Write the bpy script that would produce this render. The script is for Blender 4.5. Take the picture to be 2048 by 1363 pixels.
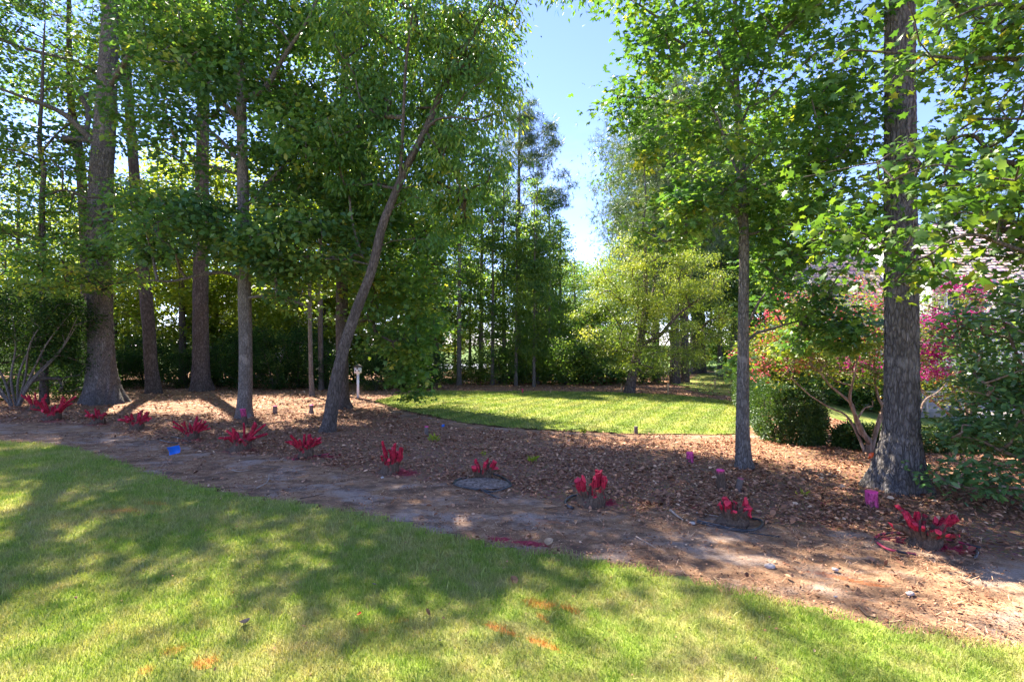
import bpy, math
import numpy as np

R = math.radians
SC = bpy.context.scene
COL = SC.collection
for o in list(bpy.data.objects):
    bpy.data.objects.remove(o)

# ------------------------------------------------------------------ camera
H, F, CX, CY = 1.75, 1000.0, 1024.0, 681.5
cam_d = bpy.data.cameras.new('camera')
cam = bpy.data.objects.new('camera', cam_d)
COL.objects.link(cam)
cam.location = (0, 0, H)
cam.rotation_euler = (R(90), 0, 0)
cam_d.sensor_fit = 'HORIZONTAL'
cam_d.sensor_width = 36
cam_d.lens = 36 * F / 2048
cam_d.clip_start = 0.05
cam_d.clip_end = 2000
SC.camera = cam

# ------------------------------------------------------------------ sky, sun, exposure
SUN_AZ, SUN_EL = 36.0, 51.0          # degrees left of the view direction, above the horizon
world = bpy.data.worlds.new('World')
SC.world = world
world.use_nodes = True
wn = world.node_tree.nodes
wl = world.node_tree.links
wn.clear()
w_out = wn.new('ShaderNodeOutputWorld')
w_bg = wn.new('ShaderNodeBackground')
w_sky = wn.new('ShaderNodeTexSky')
w_sky.sky_type = 'NISHITA'
w_sky.sun_disc = False
w_sky.sun_elevation = R(SUN_EL)
w_sky.sun_rotation = R(-SUN_AZ)
w_sky.altitude = 100
w_sky.air_density = 0.75
w_sky.dust_density = 0.0
w_sky.ozone_density = 5.0
w_co = wn.new('ShaderNodeTexCoord')
w_map = wn.new('ShaderNodeMapping')
w_map.inputs['Scale'].default_value = (1.2, 1.2, 3.5)
w_map.inputs['Location'].default_value = (0.35, 0.1, 0.2)
w_noi = wn.new('ShaderNodeTexNoise')
w_noi.inputs['Scale'].default_value = 1.6
w_noi.inputs['Detail'].default_value = 7
w_noi.inputs['Roughness'].default_value = 0.55
w_rmp = wn.new('ShaderNodeMapRange')
w_rmp.inputs[1].default_value = 0.52
w_rmp.inputs[2].default_value = 0.85
w_rmp.inputs[3].default_value = 0.0
w_rmp.inputs[4].default_value = 0.14
w_mix = wn.new('ShaderNodeMix')
w_mix.data_type = 'RGBA'
w_mix.inputs[7].default_value = (7.5, 8.0, 8.8, 1)
wl.new(w_co.outputs['Generated'], w_map.inputs['Vector'])
wl.new(w_map.outputs['Vector'], w_noi.inputs['Vector'])
wl.new(w_noi.outputs['Fac'], w_rmp.inputs['Value'])
wl.new(w_rmp.outputs['Result'], w_mix.inputs[0])
w_tint = wn.new('ShaderNodeMix')
w_tint.data_type = 'RGBA'
w_tint.blend_type = 'MULTIPLY'
w_tint.inputs[0].default_value = 1.0
w_tint.inputs[7].default_value = (0.90, 0.76, 0.87, 1)
wl.new(w_sky.outputs['Color'], w_tint.inputs[6])
wl.new(w_tint.outputs[2], w_mix.inputs[6])
wl.new(w_mix.outputs[2], w_bg.inputs['Color'])
w_bg.inputs['Strength'].default_value = 0.086
wl.new(w_bg.outputs['Background'], w_out.inputs['Surface'])

sun_d = bpy.data.lights.new('sun', 'SUN')
sun = bpy.data.objects.new('sun', sun_d)
COL.objects.link(sun)
sun_d.energy = 3.6
sun_d.angle = R(0.53)
sun_d.color = (1.0, 0.93, 0.80)
sun.rotation_euler = (R(90 - SUN_EL), 0, R(180 - (-SUN_AZ)) )
sun.location = (-20, 30, 40)

SC.view_settings.view_transform = 'Standard'
SC.view_settings.look = 'None'
SC.view_settings.gamma = 1.0
SC.view_settings.use_curve_mapping = False
SC.view_settings.exposure = 2.7
SC.render.engine = 'CYCLES'
SC.cycles.use_denoising = True
SC.cycles.max_bounces = 12
SC.cycles.diffuse_bounces = 6
SC.cycles.transmission_bounces = 10
SC.cycles.transparent_max_bounces = 4
SC.cycles.caustics_reflective = False
SC.cycles.caustics_refractive = False

# ------------------------------------------------------------------ helpers
rng = np.random.default_rng(11)


def sstep(a, b, v):
    t = np.clip((v - a) / (b - a), 0, 1)
    return t * t * (3 - 2 * t)


def gz(x, y):
    """Height of the ground."""
    x = np.asarray(x, float)
    y = np.asarray(y, float)
    z = -0.022 * np.clip(y - 6, 0, 26)
    z = z - 0.72 * sstep(9.5, 15, y) * (1 - sstep(34, 70, y)) * sstep(0.3, 4.6, x - 0.5 * y)
    z = z + 0.012 * np.sin(1.7 * x + 0.6 * y) * np.sin(1.3 * y - 0.4 * x) + 0.008 * np.sin(4.1 * x + 1) * np.sin(3.7 * y + 2)
    return z


_ys = np.geomspace(1.2, 120, 9000)


def G(px, py):
    """The ground point seen at a pixel of the 2048 px wide photograph."""
    xs = (px - CX) / F * _ys
    zs = H - (py - CY) / F * _ys
    hit = zs <= gz(xs, _ys)
    i = int(np.argmax(hit)) if hit.any() else len(_ys) - 1
    return np.array([xs[i], _ys[i], float(gz(xs[i], _ys[i]))])


def P(px, py, d):
    """The point at a pixel and a distance d in metres."""
    return np.array([(px - CX) / F * d, d, H - (py - CY) / F * d])


def nrm(v):
    return v / (np.linalg.norm(v, axis=-1, keepdims=True) + 1e-9)


def inpoly(x, y, poly):
    poly = np.asarray(poly)
    c = np.zeros(x.shape, bool)
    j = len(poly) - 1
    for i in range(len(poly)):
        xi, yi = poly[i]
        xj, yj = poly[j]
        with np.errstate(divide='ignore', invalid='ignore'):
            k = ((yi > y) != (yj > y)) & (x < (xj - xi) * (y - yi) / (yj - yi + 1e-12) + xi)
        c ^= k
        j = i
    return c


def polydist(x, y, line):
    """Distance to a polyline."""
    best = np.full(x.shape, 1e9)
    for a, b in zip(line[:-1], line[1:]):
        a = np.asarray(a)
        b = np.asarray(b)
        ab = b - a
        t = np.clip(((x - a[0]) * ab[0] + (y - a[1]) * ab[1]) / (ab @ ab + 1e-9), 0, 1)
        best = np.minimum(best, np.hypot(x - a[0] - t * ab[0], y - a[1] - t * ab[1]))
    return best


class MB:
    """Collects triangles; build() links them as one mesh object."""

    def __init__(self):
        self.v, self.t, self.r, self.n = [], [], [], 0

    def add(self, v, t, r=None):
        v = np.asarray(v, np.float32).reshape(-1, 3)
        t = np.asarray(t, np.int32).reshape(-1, 3)
        self.v.append(v)
        self.t.append(t + self.n)
        self.r.append(np.full(len(v), 0.5, np.float32) if r is None else np.broadcast_to(np.asarray(r, np.float32), (len(v),)))
        self.n += len(v)
        return self

    def mesh(self, name, mat, smooth=False, origin=(0, 0, 0)):
        v = np.concatenate(self.v) - np.asarray(origin, np.float32)
        t = np.concatenate(self.t)
        r = np.concatenate(self.r)
        me = bpy.data.meshes.new(name)
        me.vertices.add(len(v))
        me.vertices.foreach_set('co', v.astype(np.float32).ravel())
        me.loops.add(len(t) * 3)
        me.loops.foreach_set('vertex_index', t.ravel())
        me.polygons.add(len(t))
        me.polygons.foreach_set('loop_start', np.arange(0, len(t) * 3, 3, dtype=np.int32))
        me.polygons.foreach_set('loop_total', np.full(len(t), 3, np.int32))
        if smooth:
            me.polygons.foreach_set('use_smooth', np.ones(len(t), bool))
        a = me.attributes.new('rnd', 'FLOAT', 'POINT')
        a.data.foreach_set('value', r.astype(np.float32))
        me.update(calc_edges=True)
        me.materials.append(mat)
        return me

    def build(self, name, mat, parent=None, smooth=False, origin=None):
        o0 = np.zeros(3) if origin is None else np.asarray(origin)
        me = self.mesh(name, mat, smooth, o0)
        o = bpy.data.objects.new(name, me)
        COL.objects.link(o)
        if parent is not None:
            o.parent = parent
        elif origin is not None:
            o.location = o0
        return o


def quads(a):
    a = np.asarray(a).reshape(-1, 4)
    return np.concatenate([a[:, [0, 1, 2]], a[:, [0, 2, 3]]])


BOXF = quads([[0, 3, 2, 1], [4, 5, 6, 7], [0, 1, 5, 4], [1, 2, 6, 5], [2, 3, 7, 6], [3, 0, 4, 7]])


def box(mb, x0, x1, y0, y1, z0, z1, r=None, M=None):
    v = np.array([[x0, y0, z0], [x1, y0, z0], [x1, y1, z0], [x0, y1, z0], [x0, y0, z1], [x1, y0, z1], [x1, y1, z1], [x0, y1, z1]], float)
    if M is not None:
        v = M(v)
    return mb.add(v, BOXF, r)


def frames(pts):
    pts = np.asarray(pts, float)
    t = np.gradient(pts, axis=0)
    t = nrm(t)
    ref = np.where(np.abs(t[:, 2:3]) > 0.8, np.array([[1.0, 0, 0]]), np.array([[0, 0, 1.0]]))
    if np.abs(t[:, 2]).mean() > 0.6:
        ref = np.tile([[1.0, 0, 0]], (len(t), 1))
    elif np.abs(t[:, 2]).max() < 0.93:
        ref = np.tile([[0, 0, 1.0]], (len(t), 1))
    else:
        ref = np.tile([[0.31, 0.95, 0.05]], (len(t), 1))
    a = nrm(np.cross(ref, t))
    b = np.cross(t, a)
    return t, a, b


def tube(mb, pts, rad, seg=8, r=None, cap=True, rough=None, flip=False):
    """A tube along pts; rough(angle, length) multiplies the radius."""
    pts = np.asarray(pts, float)
    n = len(pts)
    rad = np.broadcast_to(np.asarray(rad, float), (n,))
    t, a, b = frames(pts)
    ang = np.linspace(0, 2 * np.pi, seg, endpoint=False)
    L = np.concatenate([[0], np.cumsum(np.linalg.norm(np.diff(pts, axis=0), axis=1))])
    rr = rad[:, None] * np.ones(seg)[None]
    if rough is not None:
        rr = rr * rough(ang[None, :], L[:, None])
    v = pts[:, None, :] + rr[..., None] * (np.cos(ang)[None, :, None] * a[:, None, :] + np.sin(ang)[None, :, None] * b[:, None, :])
    v = v.reshape(-1, 3)
    i = np.arange(n - 1)[:, None] * seg
    j = np.arange(seg)[None]
    k = (j + 1) % seg
    q = np.stack([i + j, i + k, i + seg + k, i + seg + j], -1).reshape(-1, 4)
    f = quads(q)
    if cap:
        v = np.concatenate([v, pts[[0, -1]]])
        c0, c1 = n * seg, n * seg + 1
        jj = np.arange(seg)
        kk = (jj + 1) % seg
        f = np.concatenate([f, np.stack([np.full(seg, c0), kk, jj], 1), np.stack([np.full(seg, c1), (n - 1) * seg + jj, (n - 1) * seg + kk], 1)])
    return mb.add(v, f, r)


def smooth_line(pts, step):
    """Catmull-Rom resampling of a polyline (any number of columns)."""
    p = np.asarray(pts, float)
    if len(p) < 3:
        n = max(2, int(np.linalg.norm(p[-1, :3] - p[0, :3]) / step) + 1)
        u = np.linspace(0, 1, n)[:, None]
        return p[0] * (1 - u) + p[-1] * u
    q = np.vstack([2 * p[0] - p[1], p, 2 * p[-1] - p[-2]])
    out = []
    for i in range(1, len(q) - 2):
        n = max(2, int(np.linalg.norm(q[i + 1, :3] - q[i, :3]) / step) + 1)
        u = np.linspace(0, 1, n, endpoint=False)[:, None]
        a, b, c, d = q[i - 1], q[i], q[i + 1], q[i + 2]
        out.append(0.5 * (2 * b + (c - a) * u + (2 * a - 5 * b + 4 * c - d) * u * u + (3 * b - a - 3 * c + d) * u ** 3))
    out.append(q[-2:-1])
    return np.vstack(out)


def tag(o, label=None, cat=None, group=None, kind=None):
    if label:
        o['label'] = label
    if cat:
        o['category'] = cat
    if group:
        o['group'] = group
    if kind:
        o['kind'] = kind
    return o


def empty(name, loc, label=None, cat=None, group=None):
    o = bpy.data.objects.new(name, None)
    COL.objects.link(o)
    o.location = [float(c) for c in loc]
    o.empty_display_size = 0.1
    return tag(o, label, cat, group)


def copy_tree(o, parent=None):
    c = o.copy()
    COL.objects.link(c)
    c.parent = parent
    for ch in o.children:
        copy_tree(ch, c)
    return c


# ------------------------------------------------------------------ materials
class N:
    """Small wrapper for building a node material."""

    def __init__(self, name):
        self.m = bpy.data.materials.new(name)
        self.m.use_nodes = True
        self.t = self.m.node_tree
        self.t.nodes.clear()
        self.out = self.t.nodes.new('ShaderNodeOutputMaterial')

    def n(self, typ, **kw):
        nd = self.t.nodes.new(typ)
        for k, v in kw.items():
            setattr(nd, k, v)
        return nd

    def lk(self, a, b):
        self.t.links.new(a, b)
        return self

    def val(self, sock, v):
        if hasattr(v, 'node'):
            self.t.links.new(v, sock)
        elif isinstance(v, (tuple, list)) and len(v) == 3 and sock.type == 'RGBA':
            sock.default_value = (*v, 1)
        else:
            sock.default_value = v

    def pos(self):
        return self.n('ShaderNodeNewGeometry').outputs['Position']

    def obj(self):
        return self.n('ShaderNodeTexCoord').outputs['Object']

    def vec(self, v, scale=(1, 1, 1), loc=(0, 0, 0), rot=(0, 0, 0)):
        m = self.n('ShaderNodeMapping')
        self.lk(v, m.inputs['Vector'])
        m.inputs['Scale'].default_value = scale
        m.inputs['Location'].default_value = loc
        m.inputs['Rotation'].default_value = rot
        return m.outputs['Vector']

    def noise(self, v, scale, detail=4, rough=0.55, dist=0.0):
        x = self.n('ShaderNodeTexNoise')
        self.lk(v, x.inputs['Vector'])
        x.inputs['Scale'].default_value = scale
        x.inputs['Detail'].default_value = detail
        x.inputs['Roughness'].default_value = rough
        x.inputs['Distortion'].default_value = dist
        return x.outputs['Fac']

    def voro(self, v, scale, feature='F1', out='Distance'):
        x = self.n('ShaderNodeTexVoronoi', feature=feature)
        self.lk(v, x.inputs['Vector'])
        x.inputs['Scale'].default_value = scale
        return x.outputs[out]

    def mr(self, v, a, b, c=0.0, d=1.0):
        x = self.n('ShaderNodeMapRange')
        self.val(x.inputs['Value'], v)
        for i, k in zip((1, 2, 3, 4), (a, b, c, d)):
            x.inputs[i].default_value = k
        return x.outputs['Result']

    def math(self, op, a, b=0.0, clamp=False):
        x = self.n('ShaderNodeMath', operation=op, use_clamp=clamp)
        self.val(x.inputs[0], a)
        self.val(x.inputs[1], b)
        return x.outputs[0]

    def mix(self, f, a, b, mode='MIX'):
        x = self.n('ShaderNodeMix', data_type='RGBA', blend_type=mode)
        self.val(x.inputs[0], f)
        self.val(x.inputs[6], a)
        self.val(x.inputs[7], b)
        return x.outputs[2]

    def ramp(self, f, stops):
        x = self.n('ShaderNodeValToRGB')
        self.val(x.inputs[0], f)
        e = x.color_ramp.elements
        while len(e) < len(stops):
            e.new(0.5)
        for k, (p, c) in zip(e, stops):
            k.position = p
            k.color = (*c, 1)
        return x.outputs['Color']

    def attr(self, name='rnd'):
        return self.n('ShaderNodeAttribute', attribute_name=name).outputs['Fac']

    def bump(self, h, strength=0.5, dist=0.02, nin=None):
        x = self.n('ShaderNodeBump')
        x.inputs['Strength'].default_value = strength
        x.inputs['Distance'].default_value = dist
        self.lk(h, x.inputs['Height'])
        if nin is not None:
            self.lk(nin, x.inputs['Normal'])
        return x.outputs['Normal']

    def bsdf(self, col, rough=0.8, spec=0.3, normal=None, metal=0.0):
        x = self.n('ShaderNodeBsdfPrincipled')
        self.val(x.inputs['Base Color'], col)
        self.val(x.inputs['Roughness'], rough)
        self.val(x.inputs['Specular IOR Level'], spec)
        self.val(x.inputs['Metallic'], metal)
        if normal is not None:
            self.lk(normal, x.inputs['Normal'])
        return x.outputs['BSDF']

    def done(self, sh):
        self.lk(sh, self.out.inputs['Surface'])
        return self.m

    def blob(self, v, cx, cy, rx, ry, ang, soft=0.5, edge=0.35, nz=None):
        """1 inside a ragged ellipse on the ground (a sprayed mark), 0 outside."""
        s = self.n('ShaderNodeVectorMath', operation='SUBTRACT')
        self.lk(v, s.inputs[0])
        s.inputs[1].default_value = (cx, cy, 0)
        m = self.n('ShaderNodeVectorRotate', rotation_type='Z_AXIS')
        self.lk(s.outputs[0], m.inputs['Vector'])
        m.inputs['Angle'].default_value = -ang
        d = self.n('ShaderNodeVectorMath', operation='MULTIPLY')
        self.lk(m.outputs[0], d.inputs[0])
        d.inputs[1].default_value = (1 / rx, 1 / ry, 0)
        l = self.n('ShaderNodeVectorMath', operation='LENGTH')
        self.lk(d.outputs[0], l.inputs[0])
        k = self.mr(l.outputs['Value'], 1 - soft, 1 + soft * 0.4, 1.0, 0.0)
        if nz is not None:
            k = self.mr(self.math('ADD', k, self.mr(nz, 0.3, 0.7, -0.75, 0.2)), 0.25, 0.25 + edge, 0, 1)
        return k


def plain(name, col, rough=0.7, spec=0.3, var=0.15, scale=14.0, metal=0.0):
    n = N(name)
    f = n.noise(n.obj(), scale, 5, 0.6)
    c = n.mix(n.mr(f, 0.3, 0.7), tuple(k * (1 - var) for k in col), tuple(min(1, k * (1 + var)) for k in col))
    return n.done(n.bsdf(c, rough, spec, n.bump(f, 0.15, 0.01), metal))


def leaf_mat(name, stops, trans=0.48, tcol=(1.5, 1.45, 0.55), rough=0.42, spec=0.4):
    n = N(name)
    r = n.attr()
    big = n.noise(n.pos(), 0.55, 2)
    f = n.math('ADD', r, n.mr(big, 0.3, 0.7, -0.15, 0.15), clamp=True)
    c = n.ramp(f, stops)
    tc = n.mix(1.0, c, tcol, 'MULTIPLY')
    t = n.n('ShaderNodeBsdfTranslucent')
    n.lk(tc, t.inputs['Color'])
    m = n.n('ShaderNodeMixShader')
    m.inputs[0].default_value = trans
    n.lk(n.bsdf(c, rough, spec), m.inputs[1])
    n.lk(t.outputs[0], m.inputs[2])
    return n.done(m.outputs[0])


def bark_mat(name, dark, mid, light, sc=(1.0, 1.0, 0.16), scale=22.0, moss=0.0, strength=0.9):
    n = N(name)
    o = n.obj()
    v = n.vec(o, sc)
    w = n.noise(n.vec(o, (1, 1, 0.4)), 6, 4, 0.6)
    vv = n.n('ShaderNodeVectorMath', operation='ADD')
    n.lk(v, vv.inputs[0])
    ws = n.n('ShaderNodeVectorMath', operation='SCALE')
    cx = n.n('ShaderNodeCombineXYZ')
    n.lk(w, cx.inputs[0])
    n.lk(w, cx.inputs[1])
    n.lk(cx.outputs[0], ws.inputs[0])
    ws.inputs['Scale'].default_value = 0.10
    n.lk(ws.outputs[0], vv.inputs[1])
    e = n.voro(vv.outputs[0], scale, 'DISTANCE_TO_EDGE')
    fine = n.noise(v, scale * 4, 5, 0.65)
    nz = n.noise(n.vec(o, (sc[0], sc[1], sc[2] * 0.7)), scale * 0.9, 6, 0.6, 0.6)
    rg = n.mr(n.math('ABSOLUTE', n.math('SUBTRACT', nz, 0.5)), 0.0, 0.16)
    ridge = n.math('ADD', n.math('MULTIPLY', n.mr(e, 0.0, 0.2), 0.5), n.math('MULTIPLY', rg, 0.5))
    hgt = n.math('ADD', ridge, n.math('MULTIPLY', fine, 0.5))
    c = n.ramp(n.math('MULTIPLY', hgt, 0.75), [(0.1, dark), (0.5, mid), (0.95, light)])
    blot = n.noise(o, 2.2, 4, 0.6)
    c = n.mix(n.mr(blot, 0.35, 0.7, 0, 0.55), c, tuple(k * 0.62 for k in mid))
    lich = n.noise(n.vec(o, (1, 1, 0.6), (3, 1, 7)), 5.0, 6, 0.65)
    c = n.mix(n.mr(lich, 0.58, 0.7, 0, 0.5), c, tuple(min(1, k * 1.25) for k in light))
    if moss:
        c = n.mix(n.mr(n.noise(o, 3.1, 5, 0.7), 0.5, 0.68, 0, moss), c, (0.09, 0.10, 0.05))
    return n.done(n.bsdf(c, 0.92, 0.15, n.bump(hgt, strength, 0.03)))


# colours are base colours in linear light
ORANGE, CRIMSON, PINK = (0.75, 0.20, 0.05), (0.42, 0.02, 0.065), (0.72, 0.03, 0.22)


def marks(n, v, c, lst, nz):
    """Sprayed paint on the ground: ragged marks of flat colour."""
    for (px, py, wx, wy, ang, col, amt) in lst:
        g = G(px, py)
        k = n.blob(v, float(g[0]), float(g[1]), wx, wy, R(ang), 0.6, 0.4, nz)
        c = n.mix(n.math('MULTIPLY', k, amt), c, col)
    return c


LAWN_MARKS = [(1080, 1212, 0.17, 0.07, -20, ORANGE, 0.46), (1085, 1240, 0.10, 0.035, -60, ORANGE, 0.43), (1140, 1222, 0.13, 0.04, -40, ORANGE, 0.43),
              (1000, 1262, 0.17, 0.035, -33, ORANGE, 0.53), (1085, 1292, 0.16, 0.035, -33, ORANGE, 0.53), (410, 1330, 0.10, 0.07, 10, ORANGE, 0.46),
              (350, 1305, 0.09, 0.05, 40, ORANGE, 0.31), (290, 1345, 0.06, 0.04, 0, ORANGE, 0.37), (240, 1025, 0.28, 0.10, 10, ORANGE, 0.34), (310, 1010, 0.2, 0.05, -10, ORANGE, 0.37),
              (735, 1265, 0.09, 0.03, 10, ORANGE, 0.25), (800, 1245, 0.10, 0.03, 10, ORANGE, 0.22)]
SOIL_MARKS = [(1000, 1078, 0.16, 0.08, -15, CRIMSON, 0.8), (1060, 1088, 0.22, 0.08, -20, CRIMSON, 0.85), (1095, 1040, 0.25, 0.05, -20, ORANGE, 0.25),
              (1665, 1150, 0.22, 0.05, -25, ORANGE, 0.37), (1735, 1165, 0.20, 0.04, -25, ORANGE, 0.37), (805, 945, 0.34, 0.24, -20, CRIMSON, 0.75),
              (990, 968, 0.22, 0.14, 0, CRIMSON, 0.9), (1218, 1006, 0.12, 0.12, 0, CRIMSON, 0.85), (1890, 1098, 0.26, 0.12, -30, CRIMSON, 0.95),
              (1800, 1080, 0.24, 0.08, -20, CRIMSON, 0.8), (655, 914, 0.3, 0.1, 0, CRIMSON, 0.8), (600, 916, 0.3, 0.15, 0, CRIMSON, 0.6), (195, 849, 0.35, 0.2, 0, CRIMSON, 0.6),
              (385, 882, 0.3, 0.15, 0, CRIMSON, 0.5), (480, 902, 0.4, 0.15, 0, CRIMSON, 0.5), (105, 842, 0.4, 0.2, 0, CRIMSON, 0.5), (1390, 1016, 0.05, 0.05, 0, CRIMSON, 0.8),
              (1450, 1005, 0.05, 0.05, 0, CRIMSON, 0.8), (1645, 1010, 0.05, 0.05, 0, CRIMSON, 0.8)]


def soil_material():
    n = N('soil')
    v = n.pos()
    f1 = n.noise(v, 1.1, 6, 0.6)
    f2 = n.noise(v, 9.0, 6, 0.65)
    f3 = n.noise(v, 70.0, 4, 0.7)
    chips = n.voro(n.vec(v, (1, 1, 0.2)), 45, 'F1', 'Color')
    mulch = n.ramp(n.math('ADD', n.math('MULTIPLY', f3, 0.6), n.math('MULTIPLY', f2, 0.4)), [(0.3, (0.116, 0.057, 0.030)), (0.5, (0.317, 0.165, 0.088)), (0.72, (0.561, 0.325, 0.180))])
    mulch = n.mix(0.35, mulch, n.mix(1.0, chips, (0.36, 0.24, 0.18), 'MULTIPLY'))
    dirt = n.ramp(n.math('ADD', n.math('MULTIPLY', f3, 0.45), n.math('MULTIPLY', f2, 0.55)), [(0.3, (0.168, 0.088, 0.046)), (0.5, (0.379, 0.215, 0.119)), (0.7, (0.657, 0.424, 0.258))])
    pale = n.noise(n.vec(v, (0.7, 1.3, 1), (5, 2, 0)), 1.5, 7, 0.65)
    dirt = n.mix(n.mr(pale, 0.50, 0.62, 0, 0.75), dirt, n.ramp(f3, [(0.3, (0.34, 0.25, 0.195)), (0.7, (0.56, 0.45, 0.37))]))
    dark = n.noise(n.vec(v, (1, 1.6, 1), (1, 9, 0)), 2.3, 6, 0.7)
    dirt = n.mix(n.mr(dark, 0.48, 0.6, 0, 0.75), dirt, (0.13, 0.08, 0.055))
    d = n.math('ADD', n.attr(), n.mr(f1, 0.3, 0.7, -0.3, 0.3))
    c = n.mix(n.mr(d, 0.35, 0.65), mulch, dirt)
    sx = n.n('ShaderNodeSeparateXYZ')
    n.lk(v, sx.inputs[0])
    green = n.ramp(f2, [(0.3, (0.05, 0.10, 0.02)), (0.7, (0.16, 0.21, 0.06))])
    c = n.mix(n.mr(sx.outputs['Y'], 36, 42), c, green)
    c = marks(n, v, c, SOIL_MARKS, n.noise(v, 26, 5, 0.7))
    h = n.math('ADD', f3, n.math('MULTIPLY', f2, 0.6))
    return n.done(n.bsdf(c, 0.95, 0.1, n.bump(h, 0.8, 0.03)))


def turf_color(n, v, per_blade, straw_k=0.85):
    patch = n.noise(v, 1.3, 6, 0.62)
    small = n.noise(v, 8.0, 5, 0.65)
    r = n.attr() if per_blade else n.noise(v, 60, 3, 0.7)
    green = n.ramp(r, [(0.0, (0.135, 0.229, 0.023)), (0.45, (0.252, 0.365, 0.045)), (0.85, (0.386, 0.464, 0.085)), (1.0, (0.585, 0.531, 0.179))])
    straw = n.ramp(r, [(0.0, (0.368, 0.308, 0.099)), (0.6, (0.575, 0.473, 0.198)), (1.0, (0.713, 0.594, 0.306))])
    k = n.math('ADD', n.mr(patch, 0.40, 0.64, -0.05, 0.8), n.mr(small, 0.42, 0.66, -0.1, 0.6))
    return n.mix(n.math('MULTIPLY', k, straw_k, clamp=True), green, straw)


def turf_material(name, per_blade, lst=(), stripes=False):
    n = N(name)
    v = n.pos()
    c = turf_color(n, v, per_blade, 0.5 if stripes else 0.75)
    if not per_blade:
        c = n.mix(0.35, c, (0.10, 0.085, 0.04))
    if stripes:
        c = n.mix(1.0, c, (0.66, 0.70, 0.66), 'MULTIPLY')
        st = n.n('ShaderNodeTexWave', wave_type='BANDS', bands_direction='X')
        n.lk(n.vec(v, (1, 1, 1), (0, 0, 0), (0, 0, R(28))), st.inputs['Vector'])
        st.inputs['Scale'].default_value = 0.42
        st.inputs['Distortion'].default_value = 1.0
        c = n.mix(n.mr(st.outputs['Fac'], 0.3, 0.7, 0.0, 0.6), c, n.mix(1.0, c, (1.6, 1.4, 1.4), 'MULTIPLY'))
    if lst:
        c = marks(n, v, c, lst, n.noise(v, 40, 5, 0.7))
    if per_blade:
        t = n.n('ShaderNodeBsdfTranslucent')
        n.lk(n.mix(1.0, c, (1.2, 1.2, 0.7), 'MULTIPLY'), t.inputs['Color'])
        m = n.n('ShaderNodeMixShader')
        m.inputs[0].default_value = 0.3
        n.lk(n.bsdf(c, 0.55, 0.25), m.inputs[1])
        n.lk(t.outputs[0], m.inputs[2])
        return n.done(m.outputs[0])
    return n.done(n.bsdf(c, 0.9, 0.1, n.bump(n.noise(v, 90, 4, 0.7), 0.7, 0.03)))


SOIL = soil_material()
TURF = turf_material('turf', False, LAWN_MARKS)
BLADE = turf_material('grass_blade', True, LAWN_MARKS)
TURF_B = turf_material('mown_turf', False, (), True)
BLADE_B = turf_material('mown_blade', True, (), True)

# ------------------------------------------------------------------ ground and lawns
edge_px = [(0, 884), (130, 893), (230, 925), (330, 957), (440, 985), (560, 1002), (700, 1025), (830, 1055), (960, 1090), (1100, 1110), (1250, 1135), (1400, 1170),
           (1550, 1205), (1700, 1245), (1850, 1270), (2048, 1305)]
edge = [G(*p)[:2] for p in edge_px]
edge = [np.array([-40, 10.5]), np.array([-16, 9.9])] + edge + [np.array([4.6, 2.2]), np.array([7.5, 0.5])]
edge = smooth_line(np.array(edge), 0.25)[:, :2]
front_poly = np.vstack([edge, [[7.5, -12], [-40, -12]]])

back_poly = np.array([G(*p)[:2] for p in [(748, 803), (790, 815), (850, 829), (930, 845), (1050, 857), (1200, 864), (1330, 868), (1470, 867), (1500, 852), (1497, 820), (1475, 806), (1400, 795), (1300, 788), (1150, 784), (1000, 783), (900, 782), (860, 783), (800, 790)]])
back_poly = smooth_line(np.vstack([back_poly, back_poly[:1]]), 0.3)[:, :2]
far_poly = np.array([G(*p)[:2] for p in [(1345, 768), (1400, 785), (1470, 796), (1500, 798), (1530, 770), (1540, 748), (1480, 744), (1400, 746)]])
garden_poly = np.array([G(*p)[:2] for p in [(1606, 800), (1690, 845), (1780, 866), (2048, 870), (2300, 880), (2300, 780), (1900, 775), (1700, 780)]])
patio_poly = np.array([G(*p)[:2] for p in [(1770, 812), (1800, 836), (2000, 840), (2300, 842), (2300, 798), (1780, 800)]])


def wob(x, y, a):
    return a * (np.sin(7.3 * x + 3.1 * y) + np.sin(-4.7 * x + 8.9 * y + 1.3) + 0.7 * np.sin(15.1 * x - 6.2 * y) + 0.6 * np.sin(21.0 * y + 9.0 * x))


litter_front = np.array([[-40, 11.5]] + [list(G(*p)[:2]) for p in [(-300, 842), (0, 846), (150, 850), (250, 866), (340, 888), (450, 908), (600, 922), (760, 952), (900, 966), (1040, 992), (1150, 1012), (1300, 1024), (1450, 1040), (1600, 1052), (1750, 1068), (1900, 1092), (2048, 1120)]] + [[8, 3.5]])
litter_front = smooth_line(litter_front, 0.3)[:, :2]


def dirt_amount(x, y):
    """1 on the bare compacted strip by the front lawn and on the margin of the mown lawn, 0 in the leaf bed."""
    poly = np.vstack([litter_front, [[8, -14], [-40, -14]]])
    d = polydist(x, y, litter_front)
    s = np.where(inpoly(x, y, poly), d, -d)
    a = sstep(-0.25, 0.2, s)
    b = 1 - sstep(0.15, 0.9, polydist(x, y, back_poly[: len(back_poly) // 2]))
    return np.maximum(a, b * 0.8)


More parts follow.
